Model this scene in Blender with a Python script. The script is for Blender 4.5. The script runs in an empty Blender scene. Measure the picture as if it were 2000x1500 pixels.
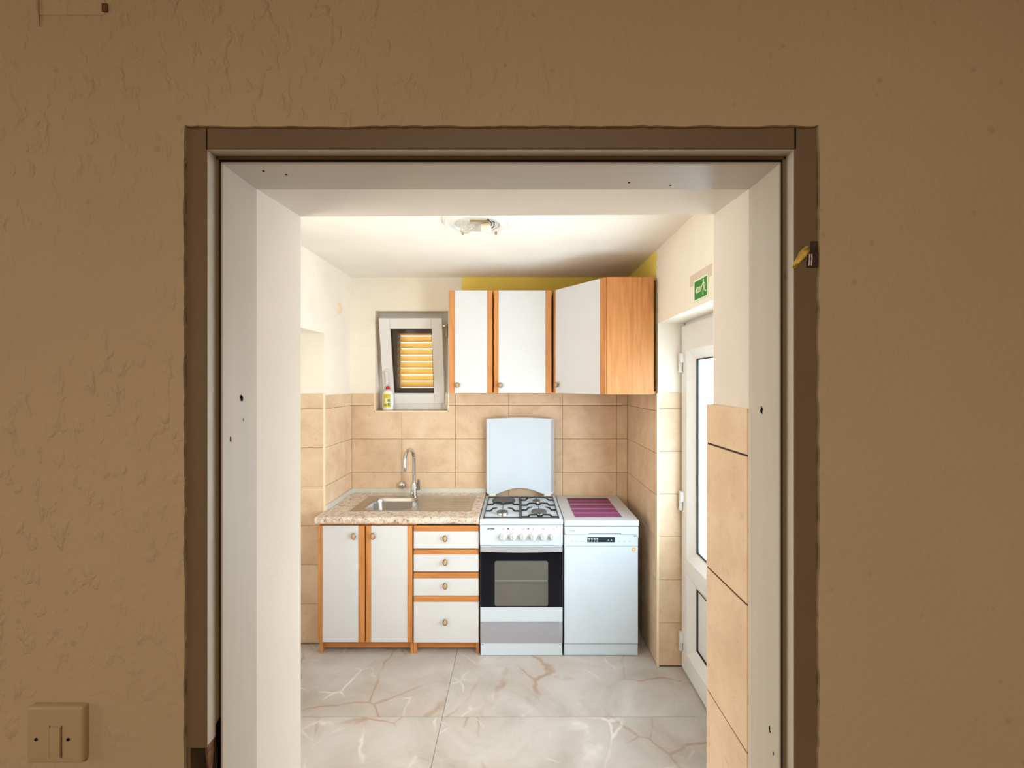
import bpy, bmesh, math, random
from mathutils import Vector, Matrix

random.seed(7)
C = bpy.context.scene.collection
SC = bpy.context.scene
PI = math.pi
EYE = 1.67                       # eye height of the photographer

# ------------------------------------------------------------------ camera, world, light, exposure
cam_d = bpy.data.cameras.new('camera')
cam = bpy.data.objects.new('camera', cam_d)
C.objects.link(cam)
cam.location = (0, 0, EYE)
cam.rotation_euler = (PI / 2, 0, 0)
cam_d.sensor_width = 36.0
cam_d.lens = 850 / 2000 * 36.0
cam_d.shift_x = -0.005
cam_d.shift_y = -0.001
cam_d.clip_start = 0.02
SC.camera = cam

w = bpy.data.worlds.new('overcast_daylight')
SC.world = w
w.use_nodes = True
bg = w.node_tree.nodes['Background']
bg.inputs[0].default_value = (0.86, 0.94, 1.0, 1)
bg.inputs[1].default_value = 2.2

SC.view_settings.view_transform = 'Standard'
SC.view_settings.look = 'None'
SC.view_settings.gamma = 1.0
SC.view_settings.use_curve_mapping = False
SC.view_settings.exposure = 0.25


def area(name, loc, rot, sx, sy, power, col):
    d = bpy.data.lights.new(name, 'AREA')
    d.shape = 'RECTANGLE'
    d.size, d.size_y, d.energy, d.color = sx, sy, power, col
    o = bpy.data.objects.new(name, d)
    C.objects.link(o)
    o.location = loc
    o.rotation_euler = rot
    return o


# daylight arriving through the glazed outside door, just outside its pane
L = area('door_daylight', (1.10, 2.04, 1.27), (0, PI / 2, 0), 1.15, 0.56, 17, (0.76, 0.90, 1.0))
L.data.spread = math.radians(150)
# added fill lamps behind the two invented side windows close to the partition
L = area('window_daylight_right', (1.06, 1.24, 1.35), (0, PI / 2, math.radians(-38)), 1.3, 0.56, 17, (0.97, 0.98, 1.0))
L.data.spread = math.radians(126)
area('window_daylight_left', (-1.335, 1.32, 1.40), (0, -PI / 2, 0), 1.1, 0.75, 13.0, (1.0, 0.95, 0.87))
# warm dim lamp in the room where the photographer stands; then an added side fill raking the plaster
area('room_lamp', (0.0, -1.5, 2.66), (0, 0, 0), 0.8, 0.8, 33, (1.0, 0.88, 0.70))
area('room_daylight', (-2.58, -0.25, 1.75), (0, -PI / 2, 0), 1.0, 0.8, 7, (1.0, 0.86, 0.68))


# ------------------------------------------------------------------ materials
def lin(c):
    return tuple(((v / 255) / 12.92 if v / 255 <= 0.04045 else ((v / 255 + 0.055) / 1.055) ** 2.4) for v in c)


class NT:
    def __init__(s, m):
        s.t = m.node_tree
        s.n = s.t.nodes
        s.b = s.n['Principled BSDF']

    def add(s, kind, **kw):
        n = s.n.new(kind)
        for k, v in kw.items():
            setattr(n, k, v)
        return n

    def link(s, a, b):
        s.t.links.new(a, b)

    def coords(s, scale=(1, 1, 1), rnd=False):
        tc = s.add('ShaderNodeTexCoord')
        mp = s.add('ShaderNodeMapping')
        mp.inputs['Scale'].default_value = scale
        s.link(tc.outputs['Object'], mp.inputs['Vector'])
        if rnd:
            oi = s.add('ShaderNodeObjectInfo')
            mu = s.add('ShaderNodeVectorMath', operation='SCALE')
            mu.inputs[0].default_value = (13.1, 7.7, 19.3)
            s.link(oi.outputs['Random'], mu.inputs['Scale'])
            s.link(mu.outputs[0], mp.inputs['Location'])
        return mp.outputs[0]

    def noise(s, vec, scale, detail=4, rough=0.55, dist=0.0):
        n = s.add('ShaderNodeTexNoise')
        n.inputs['Scale'].default_value = scale
        n.inputs['Detail'].default_value = detail
        n.inputs['Roughness'].default_value = rough
        n.inputs['Distortion'].default_value = dist
        s.link(vec, n.inputs['Vector'])
        return n.outputs['Fac']

    def ramp(s, fac, stops):
        r = s.add('ShaderNodeValToRGB')
        e = r.color_ramp.elements
        while len(e) < len(stops):
            e.new(0.5)
        for i, (p, c) in enumerate(stops):
            e[i].position = p
            e[i].color = (*c, 1) if len(c) == 3 else c
        s.link(fac, r.inputs['Fac'])
        return r.outputs['Color']

    def mix(s, fac, a, b, mode='MIX'):
        m = s.add('ShaderNodeMix', data_type='RGBA', blend_type=mode)
        for sock, v in ((m.inputs[0], fac), (m.inputs[6], a), (m.inputs[7], b)):
            if hasattr(v, 'is_linked'):
                s.link(v, sock)
            elif isinstance(v, (int, float)):
                sock.default_value = v
            else:
                sock.default_value = (*v, 1)
        return m.outputs[2]

    def bump(s, h, strength=0.2, dist=0.002):
        b = s.add('ShaderNodeBump')
        b.inputs['Strength'].default_value = strength
        b.inputs['Distance'].default_value = dist
        s.link(h, b.inputs['Height'])
        s.link(b.outputs[0], s.b.inputs['Normal'])


def mat(name, col, rough=0.5, metal=0.0, spec=0.5, var=0.0, vscale=8.0, bump=0.0, bscale=60, bdist=0.001, coat=0.0):
    m = bpy.data.materials.new(name)
    m.use_nodes = True
    t = NT(m)
    t.b.inputs['Base Color'].default_value = (*col, 1)
    t.b.inputs['Roughness'].default_value = rough
    t.b.inputs['Metallic'].default_value = metal
    t.b.inputs['Specular IOR Level'].default_value = spec
    t.b.inputs['Coat Weight'].default_value = coat
    v = t.coords()
    # every material carries at least a faint procedural mottling
    f = t.noise(v, vscale, 3)
    k = max(var, 0.015)
    lo = tuple(c * (1 - k) for c in col)
    hi = tuple(min(1, c * (1 + k)) for c in col)
    t.link(t.ramp(f, [(0.3, lo), (0.7, hi)]), t.b.inputs['Base Color'])
    if bump:
        t.bump(t.noise(v, bscale, 4), bump, bdist)
    return m


def plaster(name, col, amt=0.5, trowel=False, specks=False, dist=0.002):
    m = bpy.data.materials.new(name)
    m.use_nodes = True
    t = NT(m)
    v = t.coords()
    v2 = t.coords((1.3, 1.3, 0.75))
    f = t.noise(v, 3.0, 4)
    c = t.ramp(f, [(0.25, tuple(x * 0.94 for x in col)), (0.75, tuple(min(1, x * 1.04) for x in col))])
    if specks:
        vo = t.add('ShaderNodeTexVoronoi')
        vo.inputs['Scale'].default_value = 22
        t.link(v, vo.inputs['Vector'])
        msk = t.noise(v, 4.0, 2)
        th = t.add('ShaderNodeMath', operation='MULTIPLY_ADD')
        t.link(msk, th.inputs[0]); th.inputs[1].default_value = -0.5; th.inputs[2].default_value = 0.33
        lt = t.add('ShaderNodeMath', operation='SUBTRACT')
        t.link(th.outputs[0], lt.inputs[0]); t.link(vo.outputs['Distance'], lt.inputs[1])
        s_ = t.add('ShaderNodeMapRange')
        t.link(lt.outputs[0], s_.inputs[0])
        s_.inputs[1].default_value = 0.0; s_.inputs[2].default_value = 0.05
        s_.inputs[3].default_value = 0.0; s_.inputs[4].default_value = 0.35
        c = t.mix(s_.outputs[0], c, tuple(x * 0.6 for x in col))
    t.link(c, t.b.inputs['Base Color'])
    t.b.inputs['Roughness'].default_value = 0.82
    t.b.inputs['Specular IOR Level'].default_value = 0.25
    a = t.noise(v, 95, 4, 0.6)
    if trowel:
        b2 = t.noise(v2, 36, 3, 0.5, 0.3)
        mk = t.noise(v, 2.2, 2)
        r2 = t.ramp(b2, [(0.54, (0, 0, 0)), (0.74, (1, 1, 1))])
        r3 = t.ramp(mk, [(0.40, (0, 0, 0)), (0.56, (1, 1, 1))])
        h = t.mix(1.0, r2, r3, 'MULTIPLY')
        sx = t.add('ShaderNodeSeparateXYZ')
        t.link(v, sx.inputs[0])
        fade = t.add('ShaderNodeMapRange')
        t.link(sx.outputs['X'], fade.inputs[0])
        for i_, q_ in ((1, -0.25), (2, 0.15), (3, 1.0), (4, 0.15)):
            fade.inputs[i_].default_value = q_
        h = t.mix(1.0, h, fade.outputs[0], 'MULTIPLY')
        hh = t.mix(0.25, h, a)
        t.bump(hh, amt, dist)
    else:
        t.bump(a, amt, dist)
    return m


def tile_mat(name, cols, rough=0.32):
    m = bpy.data.materials.new(name)
    m.use_nodes = True
    t = NT(m)
    v = t.coords(rnd=True)
    f = t.noise(v, 6.0, 6, 0.62, 0.4)
    c = t.ramp(f, [(0.28, cols[0]), (0.5, cols[1]), (0.72, cols[2])])
    f2 = t.noise(v, 38, 4, 0.65)
    c = t.mix(t.ramp(f2, [(0.60, (0, 0, 0)), (0.76, (.55, .55, .55))]), c, tuple(x * 0.72 for x in cols[0]))
    t.link(c, t.b.inputs['Base Color'])
    t.b.inputs['Roughness'].default_value = rough
    t.b.inputs['Specular IOR Level'].default_value = 0.35
    return m


def marble_mat(name):
    m = bpy.data.materials.new(name)
    m.use_nodes = True
    t = NT(m)
    v = t.coords(rnd=True)
    base = t.noise(v, 2.2, 6, 0.6, 0.8)
    c = t.ramp(base, [(0.25, lin((166, 156, 147))), (0.45, lin((186, 178, 170))), (0.6, lin((198, 191, 185))), (0.8, lin((178, 165, 152)))])
    # warped crack veins
    wv = t.add('ShaderNodeTexNoise')
    wv.inputs['Scale'].default_value = 2.6
    wv.inputs['Detail'].default_value = 5
    t.link(v, wv.inputs['Vector'])
    wm = t.add('ShaderNodeMix', data_type='VECTOR')
    wm.inputs[0].default_value = 0.16
    t.link(v, wm.inputs[4])
    t.link(wv.outputs['Color'], wm.inputs[5])
    def veins(scale, lo, hi):
        vo = t.add('ShaderNodeTexVoronoi', feature='DISTANCE_TO_EDGE')
        vo.inputs['Scale'].default_value = scale
        t.link(wm.outputs[1], vo.inputs['Vector'])
        return t.ramp(vo.outputs['Distance'], [(lo, (1, 1, 1)), (hi, (0, 0, 0))])
    k = t.mix(1.0, veins(2.3, 0.003, 0.016), t.ramp(t.noise(v, 3.0, 3), [(0.42, (0, 0, 0)), (0.6, (.8, .8, .8))]), 'MULTIPLY')
    c = t.mix(k, c, lin((158, 128, 106)))
    k3 = t.mix(1.0, veins(2.3, 0.01, 0.16), t.ramp(t.noise(v, 3.0, 3), [(0.42, (0, 0, 0)), (0.6, (.38, .38, .38))]), 'MULTIPLY')
    c = t.mix(k3, c, lin((184, 160, 140)))
    k2 = t.mix(1.0, veins(4.1, 0.004, 0.03), t.ramp(t.noise(v, 4.5, 3), [(0.5, (0, 0, 0)), (0.68, (.7, .7, .7))]), 'MULTIPLY')
    c = t.mix(k2, c, lin((232, 226, 218)))
    t.link(c, t.b.inputs['Base Color'])
    t.b.inputs['Roughness'].default_value = 0.24
    t.b.inputs['Specular IOR Level'].default_value = 0.4
    return m


def wood_mat(name, dark, light, axis=2, rough=0.42):
    m = bpy.data.materials.new(name)
    m.use_nodes = True
    t = NT(m)
    sc = [26, 26, 26]
    sc[axis] = 1.6
    v = t.coords(tuple(sc))
    f = t.noise(v, 2.0, 5, 0.6, 0.6)
    c = t.ramp(f, [(0.3, dark), (0.68, light)])
    t.link(c, t.b.inputs['Base Color'])
    t.b.inputs['Roughness'].default_value = rough
    t.bump(f, 0.05, 0.0005)
    return m


def granite_mat(name):
    m = bpy.data.materials.new(name)
    m.use_nodes = True
    t = NT(m)
    v = t.coords()
    f = t.noise(v, 42, 6, 0.75)
    c = t.ramp(f, [(0.36, lin((146, 122, 110))), (0.46, lin((214, 194, 178))), (0.56, lin((234, 220, 206))), (0.68, lin((246, 240, 230)))])
    f2 = t.noise(v, 120, 4, 0.8)
    c = t.mix(t.ramp(f2, [(0.56, (0, 0, 0)), (0.62, (.85, .85, .85))]), c, lin((104, 84, 78)))
    f3 = t.noise(v, 14, 3, 0.6)
    c = t.mix(t.ramp(f3, [(0.55, (0, 0, 0)), (0.70, (.30, .30, .30))]), c, lin((170, 140, 124)))
    t.link(c, t.b.inputs['Base Color'])
    t.b.inputs['Roughness'].default_value = 0.35
    return m


def steel_mat(name, col, rough=0.28):
    m = bpy.data.materials.new(name)
    m.use_nodes = True
    t = NT(m)
    v = t.coords((2, 80, 80))
    f = t.noise(v, 4, 4)
    t.link(t.ramp(f, [(0.3, tuple(c * 0.93 for c in col)), (0.7, col)]), t.b.inputs['Base Color'])
    t.b.inputs['Metallic'].default_value = 1.0
    t.b.inputs['Roughness'].default_value = rough
    return m


def glass_mat(name, tint, frost, mirror=0.05):
    """Window glass: lets light straight through, scatters a share of it and mirrors a little."""
    m = bpy.data.materials.new(name)
    m.use_nodes = True
    nt = m.node_tree
    n = nt.nodes
    n.remove(n['Principled BSDF'])
    tr = n.new('ShaderNodeBsdfTransparent'); tr.inputs[0].default_value = (*tint, 1)
    tl = n.new('ShaderNodeBsdfTranslucent'); tl.inputs[0].default_value = (*tint, 1)
    gl = n.new('ShaderNodeBsdfGlossy'); gl.inputs['Roughness'].default_value = 0.05
    tc = n.new('ShaderNodeTexCoord')
    no = n.new('ShaderNodeTexNoise'); no.inputs['Scale'].default_value = 70; no.inputs['Detail'].default_value = 3
    nt.links.new(tc.outputs['Object'], no.inputs['Vector'])
    bu = n.new('ShaderNodeBump'); bu.inputs['Strength'].default_value = 0.3 if frost > 0.1 else 0.0
    bu.inputs['Distance'].default_value = 0.002
    nt.links.new(no.outputs['Fac'], bu.inputs['Height'])
    nt.links.new(bu.outputs[0], gl.inputs['Normal'])
    mr = n.new('ShaderNodeMapRange')
    mr.inputs[3].default_value = max(0, frost - 0.15); mr.inputs[4].default_value = frost + (0.15 if frost > .1 else 0)
    nt.links.new(no.outputs['Fac'], mr.inputs[0])
    m1 = n.new('ShaderNodeMixShader'); nt.links.new(mr.outputs[0], m1.inputs[0])
    nt.links.new(tr.outputs[0], m1.inputs[1]); nt.links.new(tl.outputs[0], m1.inputs[2])
    m2 = n.new('ShaderNodeMixShader'); m2.inputs[0].default_value = mirror
    nt.links.new(m1.outputs[0], m2.inputs[1]); nt.links.new(gl.outputs[0], m2.inputs[2])
    nt.links.new(m2.outputs[0], n['Material Output'].inputs[0])
    return m


M = {}
M['wall_tan'] = plaster('tan_plaster', (0.555, 0.43, 0.29), 0.9, trowel=True, specks=True, dist=0.0045)
M['wall_cream'] = plaster('cream_paint', (0.92, 0.845, 0.735), 0.18)
M['reveal'] = plaster('cream_reveal_plaster', (0.75, 0.68, 0.61), 0.25)
M['ceil'] = plaster('white_ceiling_paint', (0.92, 0.865, 0.785), 0.15)
M['yellow'] = plaster('old_yellow_paint', lin((255, 226, 112)), 0.2)
M['frame'] = wood_mat('greyed_frame_paint', (0.50, 0.445, 0.38), (0.53, 0.47, 0.405), 2, 0.45)
M['frame_h'] = wood_mat('greyed_frame_paint_across', (0.50, 0.445, 0.38), (0.53, 0.47, 0.405), 0, 0.45)
M['trim'] = mat('taupe_frame_front', (0.19, 0.13, 0.075), 0.55, var=0.06)  # same frame paint, its colour darkened for the shade on the fronts
M['seal'] = mat('brown_gap', (0.02, 0.013, 0.01), 0.95, spec=0.05)
M['rawwood'] = mat('broken_wood', (0.16, 0.07, 0.035), 0.9, var=0.5, vscale=120)
M['black'] = mat('black_void', (0.003, 0.003, 0.003), 0.95, spec=0.02)
M['tile'] = tile_mat('beige_stone_tile', (lin((207, 176, 144)), lin((223, 194, 162)), lin((232, 207, 178))))
M['grout'] = mat('brown_grout', lin((66, 45, 32)), 0.9)
M['tiletrim'] = mat('cream_corner_profile', lin((240, 222, 186)), 0.4)
M['marble'] = marble_mat('veined_floor_tile')
M['fgrout'] = mat('grey_grout', lin((140, 122, 108)), 0.9)
M['wood'] = wood_mat('beech_laminate', lin((188, 118, 62)), lin((214, 148, 88)), 2)
M['wood_h'] = wood_mat('beech_laminate_across', lin((184, 114, 58)), lin((210, 144, 84)), 0)
M['doorwhite'] = mat('white_laminate', (0.70, 0.71, 0.74), 0.38, coat=0.1)
M['granite'] = granite_mat('granite_laminate')
M['steel'] = steel_mat('brushed_steel', (0.50, 0.475, 0.45), 0.27)
M['chrome'] = mat('chrome', (0.62, 0.61, 0.60), 0.08, 1.0)
M['enamel'] = mat('white_enamel', (0.66, 0.75, 0.85), 0.3, coat=0.05)
M['plastic'] = mat('white_plastic', (0.78, 0.765, 0.74), 0.4)
M['knobwhite'] = mat('white_knob_plastic', (0.64, 0.66, 0.69), 0.4)
M['topwhite'] = mat('lilac_white_laminate', (0.63, 0.65, 0.71), 0.45)
M['pvc'] = mat('white_pvc', (0.78, 0.765, 0.75), 0.35)
M['alu'] = mat('pale_aluminium', (0.72, 0.71, 0.66), 0.4, 0.3)
M['silver'] = mat('grey_silver_paint', lin((172, 174, 184)), 0.4, 0.2)
M['handle'] = mat('satin_handle', (0.50, 0.51, 0.56), 0.4, 0.35)
M['blackglass'] = mat('black_oven_glass', (0.002, 0.003, 0.008), 0.1, spec=0.25)
M['ovenwin'] = mat('grey_oven_window', (0.135, 0.13, 0.118), 0.2, spec=0.3, var=0.08, vscale=5)
M['iron'] = mat('black_enamelled_iron', (0.012, 0.016, 0.015), 0.35)
M['plate'] = mat('dark_grey_hotplate', (0.13, 0.12, 0.12), 0.75, spec=0.25)
M['cap'] = mat('grey_burner_cap', (0.13, 0.14, 0.145), 0.65, spec=0.25)
M['burner'] = steel_mat('burner_aluminium', (0.75, 0.73, 0.68), 0.3)
M['rim'] = mat('bronze_rim', (0.26, 0.22, 0.18), 0.35, 0.8)
M['knobwood'] = mat('tan_knob_face', lin((206, 162, 108)), 0.45, var=0.1, vscale=60)
M['dark'] = mat('dark_gap', (0.02, 0.015, 0.012), 0.8)
M['ink'] = mat('grey_print', (0.06, 0.065, 0.08), 0.6)
M['display'] = mat('dark_teal_display', (0.008, 0.03, 0.045), 0.12)
M['lcd'] = mat('pale_display_print', (0.55, 0.62, 0.72), 0.5)
M['orange'] = mat('orange_sticker', lin((236, 176, 92)), 0.5)
M['bottle'] = mat('white_bottle_plastic', (0.86, 0.88, 0.84), 0.3)
M['red'] = mat('red_cap', lin((196, 22, 22)), 0.35)
M['labely'] = mat('yellow_label', lin((214, 200, 50)), 0.4, var=0.25, vscale=90)
M['labelg'] = mat('green_label_print', lin((92, 128, 62)), 0.4)
M['labelw'] = mat('white_label_print', lin((240, 240, 226)), 0.4)
M['signgreen'] = mat('sign_green', lin((38, 138, 62)), 0.4)
M['signwhite'] = mat('sign_pale', lin((232, 238, 205)), 0.4)
M['tapebeige'] = mat('beige_masking_tape', (0.72, 0.60, 0.49), 0.6)
M['yellowtape'] = mat('yellow_tape', lin((214, 186, 92)), 0.45, var=0.25, vscale=150)
M['rust'] = mat('dark_rust', (0.05, 0.025, 0.018), 0.8, var=0.5, vscale=200)
M['switch'] = mat('yellowed_switch_plastic', (0.50, 0.385, 0.24), 0.4)
M['slat'] = mat('tan_shutter_slat', lin((250, 214, 150)), 0.85, spec=0.1, var=0.1, vscale=20)
M['shutter'] = mat('dark_shutter_frame', (0.16, 0.115, 0.085), 0.6)
M['ceramic'] = mat('ceramic_socket', (0.80, 0.72, 0.60), 0.35)
M['brass'] = mat('tarnished_brass', (0.42, 0.29, 0.11), 0.4, 0.6)
M['wire'] = mat('black_wire', (0.012, 0.011, 0.01), 0.6)
M['doorglass'] = glass_mat('obscure_door_glass', (0.93, 0.98, 1.0), 0.4)
M['winglass'] = glass_mat('clear_window_glass', (0.97, 0.98, 0.97), 0.0, 0.008)
M['bulbglass'] = glass_mat('clear_bulb_glass', (0.95, 0.94, 0.9), 0.25)
M['tan_floor'] = mat('hall_floor', (0.42, 0.32, 0.23), 0.5, var=0.08)


def slat_translucent():
    m = M['slat']
    t = NT(m)
    tl = t.add('ShaderNodeBsdfTranslucent')
    tl.inputs[0].default_value = (*lin((252, 222, 156)), 1)
    mx = t.add('ShaderNodeMixShader')
    mx.inputs[0].default_value = 0.6
    t.link(t.b.outputs[0], mx.inputs[1])
    t.link(tl.outputs[0], mx.inputs[2])
    t.link(mx.outputs[0], t.n['Material Output'].inputs[0])


slat_translucent()


def mat_stripes():
    m = bpy.data.materials.new('purple_striped_weave')
    m.use_nodes = True
    t = NT(m)
    tc = t.add('ShaderNodeTexCoord')
    sp = t.add('ShaderNodeSeparateXYZ')
    t.link(tc.outputs['Object'], sp.inputs[0])
    mr = t.add('ShaderNodeMapRange')
    t.link(sp.outputs['Y'], mr.inputs[0])
    mr.inputs[1].default_value = -0.2225
    mr.inputs[2].default_value = 0.2225
    p1, p2, pk, dk = lin((158, 76, 138)), lin((140, 62, 112)), lin((206, 146, 186)), lin((104, 46, 72))
    c = t.ramp(mr.outputs[0], [(0.0, lin((112, 74, 116))), (0.04, p1), (0.16, p1), (0.19, pk), (0.22, p1), (0.36, lin((132, 72, 128))), (0.385, pk),
                               (0.41, pk), (0.435, p2), (0.60, p2), (0.63, pk), (0.65, pk), (0.68, p2), (0.78, lin((112, 58, 92))), (0.83, lin((160, 98, 138))),
                               (0.86, p2), (0.93, dk), (1.0, dk)])
    v = t.coords((60, 400, 1))
    t.link(t.mix(t.noise(v, 3, 3), c, tuple(x * .8 for x in p2)), t.b.inputs['Base Color'])
    mixn = [n for n in t.n if n.type == 'MIX'][-1]
    ml = t.add('ShaderNodeMath', operation='MULTIPLY')
    src = mixn.inputs[0].links[0].from_socket
    t.link(src, ml.inputs[0]); ml.inputs[1].default_value = 0.25
    t.link(ml.outputs[0], mixn.inputs[0])
    t.b.inputs['Roughness'].default_value = 0.6
    return m


M['mat'] = mat_stripes()


# ------------------------------------------------------------------ mesh helpers
def box(bm, x0, x1, y0, y1, z0, z1, bev=0.0, seg=2):
    if x0 > x1: x0, x1 = x1, x0
    if y0 > y1: y0, y1 = y1, y0
    if z0 > z1: z0, z1 = z1, z0
    vs = [bm.verts.new((x, y, z)) for z in (z0, z1) for y in (y0, y1) for x in (x0, x1)]
    fs = [bm.faces.new([vs[i] for i in f]) for f in ((0, 2, 3, 1), (4, 5, 7, 6), (0, 1, 5, 4), (2, 6, 7, 3), (0, 4, 6, 2), (1, 3, 7, 5))]
    if bev:
        es = {e for f in fs for e in f.edges}
        bmesh.ops.bevel(bm, geom=list(es), offset=bev, segments=seg, affect='EDGES', profile=0.6)
    return bm


def hexa(bm, p):
    """8 points: near/bottom order as in box()"""
    vs = [bm.verts.new(q) for q in p]
    for f in ((0, 2, 3, 1), (4, 5, 7, 6), (0, 1, 5, 4), (2, 6, 7, 3), (0, 4, 6, 2), (1, 3, 7, 5)):
        bm.faces.new([vs[i] for i in f])
    return bm


def prism(bm, pts, a, b, axis='y', bev=0.0):
    """extrude a 2-D outline. axis y: pts are (x,z); axis z: pts are (x,y); axis x: pts are (y,z)"""
    def P(p, d):
        if axis == 'y': return (p[0], d, p[1])
        if axis == 'z': return (p[0], p[1], d)
        return (d, p[0], p[1])
    v0 = [bm.verts.new(P(p, a)) for p in pts]
    v1 = [bm.verts.new(P(p, b)) for p in pts]
    n = len(pts)
    fs = [bm.faces.new(v0), bm.faces.new(list(reversed(v1)))]
    for i in range(n):
        fs.append(bm.faces.new([v0[i], v1[i], v1[(i + 1) % n], v0[(i + 1) % n]]))
    bmesh.ops.recalc_face_normals(bm, faces=fs)
    if bev:
        es = {e for f in fs[:2] for e in f.edges}
        bmesh.ops.bevel(bm, geom=list(es), offset=bev, segments=2, affect='EDGES')
    return bm


def lathe(bm, prof, mtx=None, seg=32, sx=1.0, sy=1.0):
    """prof: (r, z) list; closed at ends when r==0"""
    mtx = mtx or Matrix()
    rings = []
    for r, z in prof:
        if r <= 1e-6:
            rings.append([bm.verts.new(mtx @ Vector((0, 0, z)))])
        else:
            rings.append([bm.verts.new(mtx @ Vector((r * sx * math.cos(2 * PI * i / seg), r * sy * math.sin(2 * PI * i / seg), z))) for i in range(seg)])
    fs = []
    for a, b in zip(rings, rings[1:]):
        for i in range(seg):
            j = (i + 1) % seg
            q = [a[i % len(a)], a[j % len(a)], b[j % len(b)], b[i % len(b)]]
            u = []
            for v in q:
                if v not in u: u.append(v)
            if len(u) >= 3:
                fs.append(bm.faces.new(u))
    for e in (rings[0], rings[-1]):
        if len(e) > 1:
            fs.append(bm.faces.new(e))
    bmesh.ops.recalc_face_normals(bm, faces=fs)
    return bm


def tube(bm, pts, r, seg=12):
    pts = [Vector(p) for p in pts]
    n = len(pts)
    rr = r if isinstance(r, (list, tuple)) else [r] * n
    rings = []
    up = None
    for i, p in enumerate(pts):
        d = (pts[min(i + 1, n - 1)] - pts[max(i - 1, 0)]).normalized()
        if up is None:
            up = d.orthogonal().normalized()
        up = (up - d * up.dot(d)).normalized()
        s = d.cross(up)
        rings.append([bm.verts.new(p + (up * math.cos(2 * PI * k / seg) + s * math.sin(2 * PI * k / seg)) * rr[i]) for k in range(seg)])
    fs = []
    for a, b in zip(rings, rings[1:]):
        for k in range(seg):
            fs.append(bm.faces.new([a[k], a[(k + 1) % seg], b[(k + 1) % seg], b[k]]))
    fs += [bm.faces.new(rings[0]), bm.faces.new(rings[-1])]
    bmesh.ops.recalc_face_normals(bm, faces=fs)
    return bm


def new():
    return bmesh.new()


def wloc(o):
    v = Vector()
    while o:
        v += o.location
        o = o.parent
    return v


def obj(name, bm, m, parent=None, smooth=False, label=None, origin=None):
    me = bpy.data.meshes.new(name)
    base = wloc(parent)
    off = Vector(origin) if origin is not None else base
    bmesh.ops.translate(bm, verts=bm.verts, vec=-off)
    bm.to_mesh(me)
    bm.free()
    for mm in (m if isinstance(m, list) else [m]):
        me.materials.append(mm)
    if smooth:
        for p in me.polygons: p.use_smooth = True
        try:
            me.set_sharp_from_angle(angle=math.radians(40))
        except Exception:
            pass
    o = bpy.data.objects.new(name, me)
    C.objects.link(o)
    o.parent = parent
    o.location = off - base
    if label: o['label'] = label
    return o


def thing(name, label, cat, loc=(0, 0, 0), group=None, kind=None):
    o = bpy.data.objects.new(name, None)
    o.empty_display_size = 0.05
    C.objects.link(o)
    o.location = loc
    o['label'] = label
    o['category'] = cat
    if group: o['group'] = group
    if kind: o['kind'] = kind
    return o


def struct(name, bm, m, label, cat, **kw):
    o = obj(name, bm, m, **kw)
    o['kind'] = 'structure'
    o['label'] = label
    o['category'] = cat
    return o


def text_part(s, size, loc, parent, m, name='lettering', rot=(PI / 2, 0, 0), depth=0.0002, width=None):
    cu = bpy.data.curves.new('txt', 'FONT')
    cu.body = s
    cu.size = size
    cu.extrude = depth
    cu.offset = size * 0.02
    t = bpy.data.objects.new('txt', cu)
    C.objects.link(t)
    bpy.context.view_layer.update()
    me = bpy.data.meshes.new_from_object(t.evaluated_get(bpy.context.evaluated_depsgraph_get()))
    bpy.data.objects.remove(t)
    bm = new()
    bm.from_mesh(me)
    if width:
        xs = [v.co.x for v in bm.verts]
        k = width / (max(xs) - min(xs))
        bmesh.ops.scale(bm, vec=(k, k, 1), verts=bm.verts)
    from mathutils import Euler
    bmesh.ops.transform(bm, matrix=Matrix.Translation(loc) @ Euler(rot).to_matrix().to_4x4(), verts=bm.verts)
    return obj(name, bm, m, parent)


TILES = {}


def tile(parent, m, face, c, wd, ht, th=0.008, name='tile'):
    """one tile, face = direction it looks: '-y', '+y', '-x', '+x', '+z'; c = centre of its visible face"""
    key = (m.name, round(wd, 4), round(ht, 4), face, th)
    if key not in TILES:
        bm = new()
        a, b = wd / 2, ht / 2
        if face == '-y': box(bm, -a, a, 0, th, -b, b, 0.0008, 1)
        elif face == '+y': box(bm, -a, a, -th, 0, -b, b, 0.0008, 1)
        elif face == '-x': box(bm, 0, th, -a, a, -b, b, 0.0008, 1)
        elif face == '+x': box(bm, -th, 0, -a, a, -b, b, 0.0008, 1)
        else: box(bm, -a, a, -b, b, -th, 0, 0.0006, 1)
        me = bpy.data.meshes.new(name)
        bm.to_mesh(me)
        bm.free()
        me.materials.append(m)
        TILES[key] = me
    o = bpy.data.objects.new(name, TILES[key])
    C.objects.link(o)
    o.parent = parent
    o.location = Vector(c) - wloc(parent)
    return o


J = 0.0022          # joint width
ROWS = [0.005, 0.255, 0.505, 0.755, 1.005, 1.254, 1.504, 1.592]     # joint heights of the wall tiles


def tile_rows(parent, face, fixed, spans, rows, m=None, J=0.0022):
    m = m or M['tile']
    for a, b in spans:
        for z0, z1 in zip(rows, rows[1:]):
            c2, cz = (a + b) / 2, (z0 + z1) / 2
            loc = (c2, fixed, cz) if face[1] == 'y' else (fixed, c2, cz)
            tile(parent, m, face, loc, abs(b - a) - J, z1 - z0 - J)


# ------------------------------------------------------------------ setting: kitchen shell
XL, XR, YB, CZ = -1.233, 0.824, 3.244, 2.46
YF, YK = 0.618, 0.868               # hall face and kitchen face of the partition
LS, RS = 2.787, 2.560               # ends of the two wall stubs beside the units

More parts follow.
